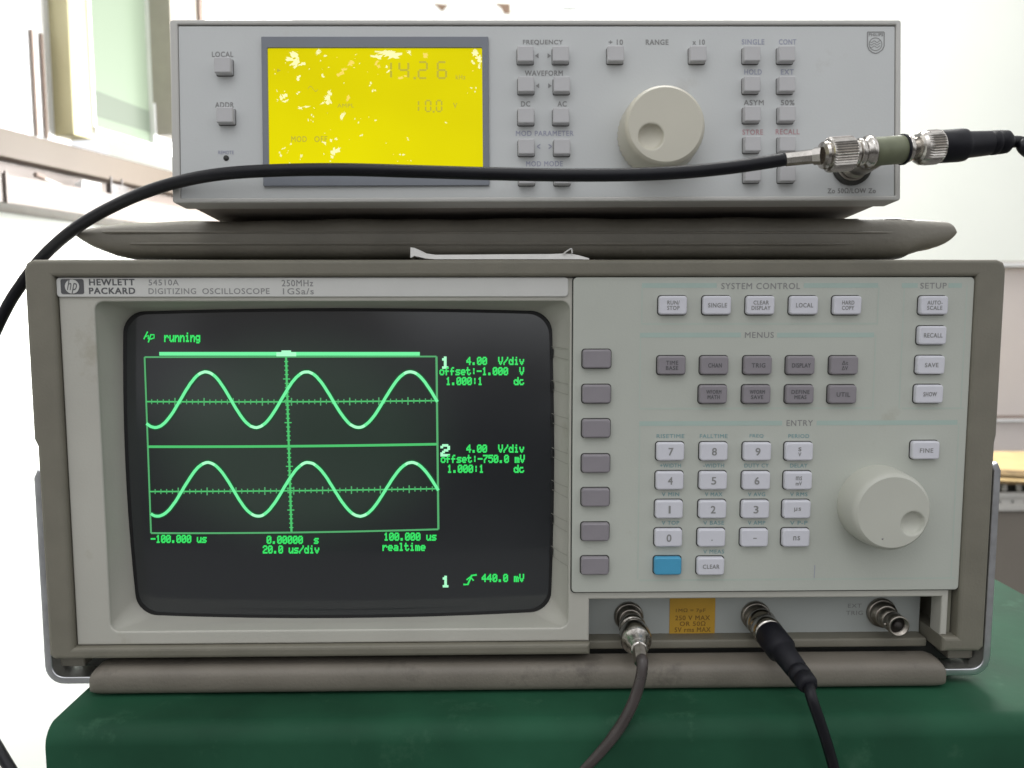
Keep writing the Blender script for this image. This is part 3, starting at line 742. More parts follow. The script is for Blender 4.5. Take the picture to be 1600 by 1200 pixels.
def fbox(l, r, t, bt):
    band(b, l, r, bt, 3, mi=1)
    for q in (l, r):
        x = sx(q, (t+bt)/2, YK); za, zb2 = sz(q, t, YK), sz(q, bt, YK)
        b.quad([(x-.0003, YK-.00005, zb2), (x+.0003, YK-.00005, zb2), (x+.0003, YK-.00005, za), (x-.0003, YK-.00005, za)], 1)
fbox(1003, 1372, 446, 506); fbox(1000, 1366, 523, 638); fbox(1409, 1506, 446, 638); fbox(998, 1492, 661, 905)
b.build('printed_bands', [M['teal'], M['teal_faint']], cp, fix=False)
b = MB()
for s, l, r, yc, h in (('SYSTEM CONTROL', 1127, 1250, 447, 9.5), ('MENUS', 1164, 1209, 523.5, 9), ('ENTRY', 1229, 1270, 661, 9), ('SETUP', 1438, 1479, 446.5, 9)):
    text_px(b, F0, s, l, r, yc-h/2, yc+h/2, YK-.00008, bold=.006)
b.build('lettering', M['inkg'], cp)

# keys
KW, KH = .0122, .0081
def key_proto(w, h, d, mt, parent, x, z, ybase, wellm=True, r=.0013):
    b = MB(); plate(b, [rrect(x-w/2, x+w/2, z-h/2, z+h/2, r)], ybase-d, ybase+.002, .0007, smooth=True)
    k = b.build('key', mt, parent)
    b = MB(); plate(b, [rrect(x-w/2-.00045, x+w/2+.00045, z-h/2-.0004, z+h/2+.0004, r+.0003)], ybase-.00012, ybase+.001)
    kr = b.build('key_well', M['gap'], k)
    return k, kr
protos = {}
KD = .0026
def key(px, py, kind, legend=None, ink='inkg', size=1.0):
    x, z = F0.P(px, py, YK-KD)
    mt = {'w': 'keyw', 'g': 'keyg', 'b': 'keyb', 's': 'keyg'}[kind]
    if kind not in protos:
        protos[kind] = (key_proto(KW if kind != 's' else .0124, KH, KD, M[mt], osc, x, z, YK), x, z)
        k = protos[kind][0][0]
    else:
        (k0, r0), kx, kz = protos[kind]
        k = clone(k0, osc, x-kx, z-kz)
        c = clone(r0, k)
    if legend:
        b = MB(); y = YK-KD-.0001
        lines = legend.split('\n')
        for i, s in enumerate(lines):
            hgt = {1: .0019, 2: .0017}[len(lines)]*size; pit = .0023
            zc = z-(i-(len(lines)-1)/2)*pit
            wdt = min(.0082, hgt*.78*len(s))
            if len(s) == 1 and size > 1: wdt = hgt*(.22 if s == '1' else .62)
            if s == '.': text_into(b, s, x-.0003, x+.0003, zc-.0012, zc-.0006, y)
            elif s == '-': text_into(b, '-', x-.0008, x+.0008, zc-.0002, zc+.0002, y)
            else: text_into(b, s, x-wdt/2, x+wdt/2, zc-hgt/2, zc+hgt/2, y, bold=.012)
        b.build('legend', M[ink], k)
    return k
CX = [1052, 1121, 1189, 1257, 1325]
for px, s in zip(CX, ('RUN/\nSTOP', 'SINGLE', 'CLEAR\nDISPLAY', 'LOCAL', 'HARD\nCOPY')): key(px, 477, 'w', s)
CX2 = [1050, 1117, 1185, 1252, 1320]
for px, s in zip(CX2, ('TIME\nBASE', 'CHAN', 'TRIG', 'DISPLAY', '\u0394t\n\u0394V')): key(px, 571, 'g', s, 'inkd')
for px, s in zip([1115, 1183, 1250.5, 1317.5], ('WFORM\nMATH', 'WFORM\nSAVE', 'DEFINE\nMEAS', 'UTIL')): key(px, 616.5, 'g', s, 'inkd')
for (px, py), s in zip(((1460.5, 477), (1458, 524), (1455.5, 570.5), (1453, 616)), ('AUTO-\nSCALE', 'RECALL', 'SAVE', 'SHOW')): key(px, py, 'w', s)
key(1447.5, 704, 'w', 'FINE')
rows = [(706, (1048, 1116, 1184, 1249.5), ('7', '8', '9', 's\nV')), (751.5, (1047, 1115, 1182.5, 1248), ('4', '5', '6', 'ms\nmV')),
        (796.5, (1046, 1114, 1181, 1246), ('1', '2', '3', '\u00b5s')), (841, (1045, 1112.5, 1179.5, 1244.5), ('0', '.', '-', 'ns'))]
for py, xs_, ss in rows:
    for px, s in zip(xs_, ss): key(px, py, 'w', s, 'inkg', 1.75 if len(s) == 1 else 1.0)
key(1044, 885, 'b'); key(1111, 885.5, 'w', 'CLEAR')
for py in SOFT_Y: key(933-(py-561)*.0095, py, 's')
# small teal legends above the entry keys
b = MB()
for py, ss in ((681.5, ('RISETIME', 'FALLTIME', 'FREQ', 'PERIOD')), (727.5, ('+WIDTH', '-WIDTH', 'DUTY CY', 'DELAY')), (772.5, ('V MIN', 'V MAX', 'V AVG', 'V RMS')),
               (817, ('V TOP', 'V BASE', 'V AMP', 'V P-P')), (862, (None, 'V MEAS'))):
    for px, s in zip((1047.5, 1115, 1182, 1248), ss):
        if s: text_px(b, F0, s, px-len(s)*2.7, px+len(s)*2.7, py-3, py+3, YK-.00008, bold=.01)
b.build('lettering', M['inkt'], cp)

# knob
def knob(name, fr, base, R, H, mt, parent, dimple, y0, rdim=.0052, fl=60, fluted=False):
    """solid dial: side wall, rounded rim and a finger hole pressed into the face"""
    b = MB(); n_ = fl; bx_, bz_ = base; vs = []; fs = []
    prof = [(y0, R*1.02), (y0-H*.25, R*1.015), (y0-H+.0030, R*.985), (y0-H+.0016, R*.960), (y0-H+.0006, R*.925), (y0-H, R*.88)]
    for k, (y, r) in enumerate(prof):
        for j in range(n_):
            a = 2*math.pi*j/n_; q = r*(0.972 if fluted and j % 2 and k < 3 else 1)
            vs.append((bx_+q*math.cos(a), y, bz_+q*math.sin(a)))
    for k in range(len(prof)-1):
        for j in range(n_): fs.append((k*n_+j, k*n_+(j+1) % n_, (k+1)*n_+(j+1) % n_, (k+1)*n_+j))
    b.add(vs, fs, 0, True)
    # face as a fine polar/cartesian grid displaced by the hole
    G = 64; r = R*.88; vv = []; ff = []
    for i in range(G+1):
        rr_ = r*i/G
        for j in range(n_*2):
            a = math.pi*j/n_; x = bx_+rr_*math.cos(a); z = bz_+rr_*math.sin(a)
            d = math.hypot(x-dimple[0], z-dimple[1])/rdim
            dep = 0.0
            if d < 1.12:
                if d < 1: dep = .0030*math.sqrt(max(0, 1-d*d))**.8+.0002
                else: dep = .0002*(1.12-d)/.12
            vv.append((x, y0-H+dep, z))
    nn_ = n_*2
    for i in range(G):
        for j in range(nn_): ff.append((i*nn_+j, i*nn_+(j+1) % nn_, (i+1)*nn_+(j+1) % nn_, (i+1)*nn_+j))
    b.add(vv, ff, 0, True)
    return b.build(name, mt, parent, fr)
# derive the HP knob: face disc centre pixel (1395, 802), radius from the outline
HK = .0155
fx, fz = F0.P(1396, 801, YK-HK)
dmp = F0.P(1426.5, 818, YK-HK)
kb = knob('knob', F0, (fx, fz), .0176, HK, M['knob'], osc, dmp, YK, .0050)
b = MB(); b.lathe((F0.P(1379, 842, YK-HK)[0], YK-HK-.0001, F0.P(1379, 842, YK-HK)[1]), (0, 1, 0), [(0, .0004), (.0002, .0004)], 10); b.build('speck', M['inkg'], kb)
# a thin scratch on the panel
b = MB(); x, z = F0.P(1272, 893, YK-.0001); b.quad([(x, YK-.0001, z-.003), (x+.0003, YK-.0001, z-.003), (x+.0004, YK-.0001, z+.003), (x+.0001, YK-.0001, z+.003)]); b.build('scratch', M['inkb'], cp)

# ---- input panel
YI = .020
b = MB(); b.box(RX0-.004, sx(1436, 970, YI), YI, YI+.004, sz(1200, 1001, YI), sz(1200, 925, YI)); ip = b.build('input_panel', M['input'], osc)
b = MB(); b.box(sx(1436, 970, YI)+.0005, RX1+.003, YI+.006, YI+.010, sz(1200, 1001, YI), sz(1200, 925, YI)); b.build('recess_wall', M['frame'], osc)
ax0, ax1, az0, az1 = rect_px(F0, 1046, 934, 1117, 992, YI)
b = MB(); plate(b, [rrect(ax0, ax1, az0, az1, .0006)], YI-.0003, YI-.0001); am = b.build('warning_sticker', M['amber'], ip)
b = MB()
for s, l, r, yc in (('1M\u03a9 = 7pF', 1056, 1102, 954.5), ('250 V MAX', 1055, 1109, 965.5), ('OR 50\u03a9', 1062, 1102, 974.5), ('5V rms MAX', 1054, 1110, 984)):
    b = MB(); text_px(b, F0, s, l, r, yc-3.6, yc+3.6, YI-.0004, bold=.012); b.build('lettering', M['amberink'], am)
b = MB()
text_px(b, F0, 'EXT', 1325, 1346, 943.5, 949.5, YI-.0001, bold=.01); b.build('lettering', M['inkg'], ip); b = MB(); text_px(b, F0, 'TRIG', 1322, 1348, 954.5, 961, YI-.0001, bold=.01)
b.build('lettering', M['inkg'], ip)

def bnc_socket(parent, fr, c, y0, mtl, L=.016):
    """threaded bulkhead jack pointing at the viewer"""
    x, z = c; b = MB()
    b.lathe((x, y0, z), (0, -1, 0), [(0, .0070), (.0015, .0070), (.0022, .0062)], 32)
    b.lathe((x, y0-.0015, z), (0, -1, 0), [(0, .0062), (.003, .0062), (.0032, .0055), (.0045, .0055), (.0047, .0048)], 32)
    prof = [(.003, .0048), (L-.006, .0048)]
    b.lathe((x, y0, z), (0, -1, 0), prof, 32)
    b.lathe((x, y0-(L-.006), z), (0, -1, 0), [(0, .0048), (.0058, .0048), (.006, .0045), (.006, .0040), (.002, .0039)], 32)
    b.lathe((x-.0046, y0-L+.003, z), (-1, 0, 0), [(0, .0008), (.0012, .0008)], 10)
    s = b.build('bnc_jack', mtl, parent, fr)
    b = MB(); b.lathe((x, y0-L+.0035, z), (0, -1, 0), [(0, .0039), (.0004, .0039)], 24); b.lathe((x, y0-L+.003, z), (0, -1, 0), [(0, .0018), (.0022, .0018)], 12)
    b.build('jack_bore', M['socket'], s, fr)
    return s
c1 = F0.P(982, 962, YI); c2 = F0.P(1180, 961, YI); c3 = F0.P(1376, 956, YI)
bnc_socket(osc, F0, c1, YI, M['nickeld']); bnc_socket(osc, F0, c2, YI, M['nickeld']); bnc_socket(osc, F0, c3, YI, M['nickeld'], .018)

# ---- carry handle: steel strap and grip
hd = MB()
def strap(side):
    if side < 0: xo, ztop = sx(53.5, 770, .003), sz(54, 733, .003)
    else: xo, ztop = sx(1564.5, 740, .003), sz(1560, 722, .003)
    zb3 = sz(200, 1077) if side < 0 else sz(1500, 1060)
    zb3 = .0032+.0008
    T = .0034; r = .0085; pts = [(xo+side*-.0018, ztop), (xo, ztop-.004), (xo, zb3+r)]
    for k in range(1, 7):
        a = math.radians(90*k/6); pts.append((xo-side*(r-r*math.cos(a)), zb3+r-r*math.sin(a)))
    pts.append((xo-side*.030, zb3))
    vs = []; fs = []
    for i, p in enumerate(pts):
        a = pts[max(i-1, 0)]; c = pts[min(i+1, len(pts)-1)]
        dx, dz = c[0]-a[0], c[1]-a[1]; l = math.hypot(dx, dz); nx_, nz_ = (-dz/l, dx/l)
        if side > 0: nx_, nz_ = -nx_, -nz_
        for (o_, y) in ((0, .003), (T, .003), (T, .015), (0, .015)): vs.append((p[0]+nx_*o_, y, p[1]+nz_*o_))
    for i in range(len(pts)-1):
        for k in range(4): k2 = (k+1) % 4; fs.append((i*4+k, i*4+k2, (i+1)*4+k2, (i+1)*4+k))
    fs += [(0, 1, 2, 3), tuple((len(pts)-1)*4+k for k in range(4))]
    return MB().add(vs, fs, 0, False)
gx0, gx1 = sx(141, 1068, .0), sx(1477, 1052, .0)
gripH = .0128; b = MB(); vs = []; fs = []; sg = 28
stn = [(gx0, .78, .55), (gx0+.0004, .9, .75), (gx0+.0018, .96, .9), (gx0+.005, 1, 1)] + [(gx0+.005+(gx1-gx0-.01)*k/20, 1, 1) for k in range(1, 20)] + [(gx1-.005, 1, 1), (gx1-.0018, .96, .9), (gx1-.0004, .9, .75), (gx1, .78, .55)]
gyc, gzc = .006, gripH/2+.0002
for (x, sy, szz) in stn:
    for j in range(sg):
        a = 2*math.pi*j/sg; ca, sa = math.cos(a), math.sin(a); e = .62
        vs.append((x, gyc+.0085*sy*math.copysign(abs(ca)**e, ca), .0002+gripH/2*(1+szz*math.copysign(abs(sa)**e, sa)*1.0) - (1-szz)*gripH/2*.6))
for i in range(len(stn)-1):
    for j in range(sg): j2 = (j+1) % sg; fs.append((i*sg+j, i*sg+j2, (i+1)*sg+j2, (i+1)*sg+j))
fs += [tuple(range(sg)), tuple((len(stn)-1)*sg+j for j in range(sg))]
b.add(vs, fs, 0, True); grip = b.build('handle_grip', M['gripm'], osc)
for sd in (-1, 1):
    strap(sd).build('handle_strap', M['alu'], osc, bevel=.0006)

# ================================================================== POUCH between the two instruments
zt_scope = ZTt
def pz(py, y): return ID.P(800, py, y)[1]
yf = .022
tilt = math.radians(4.1)
zg0 = ID.P(845, 317, 0)[1]                      # generator's front bottom edge
def gen_under(y): return zg0-math.tan(tilt)*y
pc = empty('accessory_pouch', ID, (0, .1, zt_scope), 'flat taupe vinyl pouch squeezed between the two instruments', 'pouch')
TAB = [(118.5, 366, 370), (121, 360, 374), (125, 357, 378), (132, 355.5, 383), (140, 354, 388), (155, 352, 394), (168, 351, 399), (186, 349, 403), (297, 343.5, 404), (480, 341, 404), (830, 339, 404), (1340, 338, 404), (1400, 338, 404),
       (1423, 340, 403), (1432, 341, 398), (1450, 342, 392), (1466, 343, 389), (1478, 344, 385), (1484, 345, 382), (1488, 347, 379), (1490.5, 350, 376), (1492, 354, 373), (1493, 359, 369), (1493.3, 363, 366)]
def tabat(px):
    for p, q in zip(TAB[:-1], TAB[1:]):
        if p[0] <= px <= q[0]:
            t = (px-p[0])/(q[0]-p[0]); return p[1]+(q[1]-p[1])*t, p[2]+(q[2]-p[2])*t
    return TAB[-1][1:]
PXS = []
for p, q in zip(TAB[:-1], TAB[1:]):
    k_ = max(1, int((q[0]-p[0])/22))
    PXS += [p[0]+(q[0]-p[0])*i/k_ for i in range(k_)]
PXS.append(TAB[-1][0]); ns = len(PXS)-1
b = MB(); vs = []; fs = []; K = 56; depth = .16; ye = yf+.006
xl_, xr_ = ID.P(118.5, 366, ye)[0], ID.P(1492.5, 366, ye)[0]
for i, pxx in enumerate(PXS):
    tp, bt = tabat(pxx)
    x = ID.P(pxx, 366, yf+.001)[0]; hi_ = ID.P(pxx, tp, yf+.006)[1]; lo = max(ZTt+.0003, ID.P(pxx, bt, yf+.002)[1])
    wob = .0003*math.sin(x*70)+.0002*math.sin(x*173+1)
    for j in range(K):
        a = 2*math.pi*j/K; ca, sa = math.cos(a), math.sin(a)
        yy = yf+depth/2-depth/2*math.copysign(abs(ca)**.10, ca)
        f_ = math.copysign(abs(sa)**.8, sa)
        z = (lo+hi_)/2+(hi_-lo)/2*f_
        if f_ > 0:
            z = min(z+wob*f_, gen_under(yy)-.0002)
            # the vinyl bulges up beside the generator's left end
            z += .0062*math.exp(-((x+.178)/.024)**2)*min(1, max(0, (yy-yf-.006)/.05))
        vs.append((x, yy, z))
for i in range(ns):
    for j in range(K): j2 = (j+1) % K; fs.append((i*K+j, i*K+j2, (i+1)*K+j2, (i+1)*K+j))
fs += [tuple(range(K)), tuple(ns*K+j for j in range(K))]
b.add(vs, fs, 0, True); b.build('pouch_body', M['pouch'], pc)
for py, l, r in ((381, 190, 1425), (363, 150, 1476)):
    z = ID.P(800, py, yf)[1]
    b = MB(); b.tube([(ID.P(l, py, yf)[0], yf+.003, z)]+[(ID.P(q, py, yf)[0], yf+.0002, z) for q in range(l+25, r-20, 120)]+[(ID.P(r, py, yf)[0], yf+.003, z)], .0006, 8)
    b.build('seam', M['pouch'], pc)
# flaked patches near its right end
for (l, r, t, bt) in ((1383, 1412, 341, 345), (1405, 1432, 343, 349), (1440, 1452, 346, 348)):
    b = MB(); pts = []
    for k in range(14):
        a = 2*math.pi*k/14; q = random.uniform(.6, 1.05)
        pxx = (l+r)/2+(r-l)/2*math.cos(a)*q; pyy = (t+bt)/2+(bt-t)/2*math.sin(a)*q
        v = ID.V(pxx, pyy, yf+.0035-.0002*k/14); pts.append(v)
    b.quad(pts); b.build('worn_patch', M['wornvinyl'], pc, fix=False)

# torn paper strip lying on the oscilloscope
b = MB(); prof = [(641, 386, 403), (647, 387, 400), (655, 391, 401.5), (665, 395, 404), (680, 397.5, 405), (740, 397, 405), (800, 397.5, 405), (860, 397, 405), (880, 396.5, 405), (893, 396, 405), (905, 399, 405), (921, 404, 405.5)]
ypf = .006; vs = []; fs = []
for (q, t, bt) in prof:
    xa, za = ID.P(q, t+random.uniform(-.6, .6), ypf); zb4 = max(ZTt+.0002, ID.P(q, bt, ypf)[1])
    za = max(za, zb4+.0003)
    vs += [(xa, ypf, zb4), (xa, ypf+.0008, za), (xa, ypf+.012, za+.0004), (xa, ypf+.012, zb4)]
for i in range(len(prof)-1):
    for k in range(4): k2 = (k+1) % 4; fs.append((i*4+k, i*4+k2, (i+1)*4+k2, (i+1)*4+k))
fs += [(0, 1, 2, 3), tuple((len(prof)-1)*4+k for k in range(4))]
b.add(vs, fs)
b.tube([ID.V(880, 397, ypf), ID.V(888, 391, ypf), ID.V(893, 389, ypf), ID.V(894, 396, ypf)], .0003, 6)
tag(b.build('paper_strip', M['paper']), 'curled strip of white paper lying on the front top edge of the oscilloscope', 'paper strip')

# ================================================================== FUNCTION GENERATOR
gc = ID.P(838, 315, 0)
GEN = Frame(Matrix.Translation((gc[0], 0, gc[1])) @ Matrix.Rotation(math.radians(-.26), 4, 'Y') @ Matrix.Rotation(-tilt, 4, 'X'))
def gp(px, py, y=0.0): return GEN.P(px, py, y)
gen = empty('function_generator', GEN, (0, .1, 0), 'grey function generator with a flaking yellow display, tilted back on top of the pouch', 'signal generator')
gx0_, gx1_ = gp(266.5, 150)[0], gp(1408, 150)[0]
gzt, gzb = gp(838, 30.5)[1], gp(838, 315)[1]
tx0, tx1, tz0, tz1 = gp(279, 160)[0], gp(1400, 160)[0], gp(838, 307.5)[1], gp(838, 38.3)[1]
b = MB(); plate(b, [rrect(gx0_, gx1_, gzb, gzt, .0012), rrect(tx0, tx1, tz0, tz1, .0004)], 0.0, .014, .0007); b.build('bezel', M['gcase'], gen, GEN)
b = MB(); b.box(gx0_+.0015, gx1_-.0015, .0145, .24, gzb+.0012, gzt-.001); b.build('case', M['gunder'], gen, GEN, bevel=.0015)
b = MB(); b.box(tx0-.0005, tx1+.0005, .0016, .006, tz0-.0005, tz1+.0005); b.build('panel_gap', M['gap'], gen, GEN)
b = MB(); plate(b, [rrect(tx0+.0002, tx1-.0003, tz0-.0001, tz1-.0005, .0004)], .0006, .003, .0002); gpn = b.build('front_panel', M['gpanel'], gen, GEN)
YG = .0006
# display
dx0, dx1, dz0, dz1 = rect_px(GEN, 409.5, 57, 764, 290, YG-.0012)
ex0, ex1, ez0, ez1 = rect_px(GEN, 420, 76, 754, 271, YG)
b = MB(); plate(b, [rrect(dx0, dx1, dz0, dz1, .0004), rrect(ex0, ex1, ez0, ez1, .0005)], YG-.0012, YG-.0001, .0002); b.build('display_frame', M['lcdframe'], gen, GEN)
b = MB(); b.quad([(ex0-.0005, YG-.00005, ez0-.0005), (ex1+.0005, YG-.00005, ez0-.0005), (ex1+.0005, YG-.00005, ez1+.0005), (ex0-.0005, YG-.00005, ez1+.0005)])
lcd = b.build('display', M['lcd'], gen, GEN, fix=False)
def GQ(px, py, y): x, z = gp(px, py, y); return (x, y, z)
def flake(mb, cxp, cyp, rx, ry, rot=0, n_=11, mi=0):
    pts = []
    ph = random.uniform(0, 6)
    for k in range(n_):
        a = 2*math.pi*k/n_; q = random.choice((random.uniform(.35, .6), random.uniform(.75, 1.15)))
        u, v = rx*math.cos(a)*q, ry*math.sin(a)*q
        pts.append(GQ(cxp+u*math.cos(rot)-v*math.sin(rot), cyp+u*math.sin(rot)+v*math.cos(rot), YG-.00012-.000002*random.random()))
    c = GQ(cxp, cyp, YG-.00012)
    mb.add([c]+pts, [(0, k+1, (k+1) % n_+1) for k in range(n_)], mi)
b = MB(); FL = []
for f in ((462, 92, 16, 9), (466, 101, 10, 6), (500, 80, 12, 4, .3), (508, 86, 6, 3, .8), (551, 101, 9, 8), (530, 112, 9, 7, .6), (460, 120, 9, 6, .4), (444, 148, 7, 8), (447, 158, 7, 4), (474, 167, 11, 6, .5), (512, 152, 6, 13), (507, 163, 8, 4, .5),
          (541, 145, 5, 12, .4), (534, 176, 4, 12, -.4), (488, 182, 3, 5), (466, 145, 4, 3), (522, 218, 6, 4), (505, 222, 8, 3), (528, 236, 8, 8, .7), (519, 247, 3, 7), (445, 232, 5, 2), (438, 240, 2, 4), (470, 243, 3, 5), (482, 258, 5, 4), (503, 258, 4, 2),
          (600, 86, 22, 8, .3), (595, 100, 9, 6), (606, 108, 6, 5, .6), (640, 82, 8, 5), (745, 85, 8, 9), (742, 96, 5, 5), (749, 104, 3, 6), (662, 88, 6, 6), (584, 139, 4, 5), (580, 131, 3, 3), (630, 122, 7, 4), (504, 118, 3, 5), (558, 192, 3, 2), (636, 217, 3, 3), (627, 243, 4, 3),
          (743, 140, 3, 4), (736, 138, 2, 1.5), (697, 192, 2, 1), (586, 188, 2, 1.5), (567, 212, 2, 2), (455, 225, 2, 2)):
    FL.append(f); mi_ = 0 if f[0] not in (551, 530, 662, 630, 595, 541) else 1
    for k in range(max(2, int(f[2]*f[3]/26))):
        flake(b, f[0]+random.uniform(-.75, .75)*f[2], f[1]+random.uniform(-.75, .75)*f[3], max(1.6, f[2]*random.uniform(.40, .78)), max(1.4, f[3]*random.uniform(.40, .80)), rot=random.uniform(-.8, .8), mi=mi_, n_=13)
for _ in range(45):                       # crumbs around the larger bare patches
    f = random.choice(FL); flake(b, min(750, max(424, random.gauss(f[0], f[2]+5))), min(262, max(79, random.gauss(f[1], f[3]+4))), random.uniform(.5, 2.6), random.uniform(.5, 2.0), rot=random.uniform(0, 3), mi=random.choice((0, 0, 1)), n_=7)
for _ in range(15):
    flake(b, random.choice((random.uniform(425, 560), random.uniform(425, 750))), random.choice((random.uniform(79, 130), random.uniform(79, 190), random.uniform(215, 262))), random.uniform(.5, 1.8), random.uniform(.5, 1.8), mi=random.choice((0, 1)), n_=7)
o = b.build('bare_film_flecks', [M['flake'], M['flakeo']], lcd, GEN, fix=False); o['kind'] = 'stuff'
# liquid-crystal characters
SEG = {'1': 'bc', '4': 'fgbc', '2': 'abged', '6': 'afgedc', '0': 'abcdef'}
def seg7(mb, ch, x, y, w, h, th):
    L = {'a': (0, 0, 1, 0), 'b': (1, 0, 1, .5), 'c': (1, .5, 1, 1), 'd': (0, 1, 1, 1), 'e': (0, .5, 0, 1), 'f': (0, 0, 0, .5), 'g': (0, .5, 1, .5)}
    for s in SEG[ch]:
        a, c, d, e = L[s]
        xa, ya, xb5, yb5 = x+a*w, y+c*h, x+d*w, y+e*h
        if xa == xb5: q = [(xa-th/2, ya+1), (xa+th/2, ya+1), (xa+th/2, yb5-1), (xa-th/2, yb5-1)]
        else: q = [(xa+1, ya-th/2), (xb5-1, ya-th/2), (xb5-1, ya+th/2), (xa+1, ya+th/2)]
        mb.quad([GQ(*p, YG-.00016) for p in q])
b = MB()
seg7(b, '1', 602, 97, 9, 25, 3.2); seg7(b, '4', 624, 97, 14, 25, 3.2); seg7(b, '2', 654, 97, 13, 25, 3.0); seg7(b, '6', 684, 97, 13, 25, 3.2)
b.quad([GQ(*p, YG-.00016) for p in ((646, 120), (650, 120), (650, 124), (646, 124))])
seg7(b, '1', 648, 157, 6, 17, 2.4); seg7(b, '0', 665, 157, 8, 17, 2.4); seg7(b, '0', 682, 157, 8, 17, 2.4)
b.quad([GQ(*p, YG-.00016) for p in ((676, 173), (679, 173), (679, 176), (676, 176))])
for s, l, r, t, bt in (('kHz', 712, 727, 117, 124), ('V', 708, 714, 161, 169), ('MOD', 455, 479, 213, 222), ('OFF', 491, 511, 213, 222)):
    text_px(b, GEN, s, l, r, t, bt, YG-.00016, bold=.012)
b.add([GQ(433, 107, YG-.00016), GQ(439, 110, YG-.00016), GQ(433, 113, YG-.00016)], [(0, 1, 2)])
wv = [GQ(481+k*1.3, 138-4*math.sin(k*.5), YG-.00016) for k in range(13)]
for i in range(12): p, q = wv[i], wv[i+1]; b.quad([p, q, (q[0], q[1], q[2]-.0004), (p[0], p[1], p[2]-.0004)])
text_px(b, GEN, 'AMPL', 527, 553, 162, 168, YG-.00016, bold=.01)
b.build('display_characters', M['lcdink'], lcd, GEN, fix=False)

# buttons
b = MB(); BW, BH, BD = .0070, .0066, .0038
bx, bz = gp(347, 101, YG-BD)
plate(b, [rrect(bx-BW/2, bx+BW/2, bz-BH/2, bz+BH/2, .0006)], YG-BD, YG+.001, .0005, smooth=True)
btn0 = b.build('button', M['gbtn'], gen, GEN)
b = MB(); plate(b, [rrect(bx-BW/2-.0002, bx+BW/2+.0002, bz-BH/2-.0003, bz+BH/2+.0002, .0007)], YG-.0001, YG+.0008); well0 = b.build('button_well', M['gap'], btn0, GEN)
for px, py in ((350.5, 179), (821, 83.5), (876.5, 83.5), (822, 131), (878, 131), (822, 180), (877, 180), (822.5, 228.5), (878.5, 228.5), (823, 275), (879, 275), (962.5, 83), (1091.5, 83),
               (1176, 83), (1230.5, 83), (1176, 130.5), (1230.5, 130.5), (1176.5, 177), (1231, 177), (1177, 224), (1231, 224), (1177, 271), (1231.5, 271)):
    x, z = gp(px, py, YG-BD); c = clone(btn0, gen, x-bx, z-bz); clone(well0, c)
# lettering
ta, tb2, tc_ = MB(), MB(), MB(); Y3 = YG-.0001
for s, l, r, yc in (('LOCAL', 331, 364, 85), ('ADDR', 336, 365, 164), ('FREQUENCY', 817, 879, 66.5), ('WAVEFORM', 820, 879, 114.5), ('DC', 814, 828, 162.5), ('AC', 871, 885, 162.5),
                    ('\u00f7 10', 951, 973, 66), ('RANGE', 1009, 1044, 66), ('x 10', 1082, 1101, 66), ('ASYM', 1162, 1193, 160.5), ('50%', 1220, 1241, 160.5), ('Zo 50\u03a9/LOW Zo', 1293, 1368, 298)):
    ta = MB(); text_px(ta, GEN, s, l, r, yc-4, yc+4, Y3, bold=.014); ta.build('lettering', M['inkg'], gpn, GEN, fix=False)
for px, py, d in ((839, 87, -1), (858, 87, 1), (840, 134, -1), (859, 134, 1)):
    ta = MB(); ta.add([GQ(px+3*d, py, Y3), GQ(px-2.5*d, py-4, Y3), GQ(px-2.5*d, py+4, Y3)], [(0, 1, 2)]); ta.build('arrow_mark', M['inkg'], gpn, GEN, fix=False)
for s, l, r, yc in (('MOD PARAMETER', 806, 896, 208.5), ('MOD MODE', 822, 879, 256), ('SINGLE', 1159, 1194, 65.5), ('CONT', 1217, 1244, 65.5), ('HOLD', 1163, 1190, 112.5), ('EXT', 1220, 1240, 112.5), ('<', 839, 844, 229), ('>', 857, 862, 229)):
    tb2 = MB(); text_px(tb2, GEN, s, l, r, yc-4, yc+4, Y3, bold=.01); tb2.build('lettering' if len(s) > 1 else 'arrow_mark', M['inkb'], gpn, GEN, fix=False)
tb2 = MB(); text_px(tb2, GEN, 'REMOTE', 341, 365, 235.5, 241, Y3, bold=.005)
for s, l, r, yc in (('STORE', 1160, 1192, 206.5), ('RECALL', 1212, 1249, 206)): tc_ = MB(); text_px(tc_, GEN, s, l, r, yc-4, yc+4, Y3, bold=.01); tc_.build('lettering', M['inkr'], gpn, GEN, fix=False)
tb2.build('lettering', M['inkb'], gpn, GEN, fix=False)
x, z = gp(353.5, 247, YG)
b = MB(); b.lathe((x, YG-.0002, z), (0, 1, 0), [(0, .0012), (.0004, .0012)], 16); b.build('indicator_lamp', M['gap'], gen, GEN)
# shield badge
b = MB()
def gstroke(mb, pts, w, y=Y3):
    for i in range(len(pts)-1):
        a, c = gp(*pts[i], y), gp(*pts[i+1], y); dx, dz = c[0]-a[0], c[1]-a[1]; l = math.hypot(dx, dz); n0, n1 = -dz/l*w, dx/l*w
        yy = y-.00001*(i % 2)
        mb.quad([(a[0]+n0, yy, a[1]+n1), (c[0]+n0, yy, c[1]+n1), (c[0]-n0, yy, c[1]-n1), (a[0]-n0, yy, a[1]-n1)])
gstroke(b, [(1355.5, 50), (1355.5, 72), (1358, 78), (1363, 82), (1368, 83.5), (1373, 82), (1378.5, 78), (1381.5, 72), (1381.5, 50), (1355.5, 50)], .00022)
gstroke(b, [(1368+10*math.cos(a*.35), 69+10*math.sin(a*.35)) for a in range(19)], .00016)
for q in (65, 69, 73): gstroke(b, [(1359.5+k*1.6, q+1.5*math.sin(k*1.15)) for k in range(11)], .00013)
text_px(b, GEN, 'PHILIPS', 1357.5, 1379.5, 52, 56.5, Y3, bold=.02)
b.build('badge', M['inkg'], gpn, GEN, fix=False)
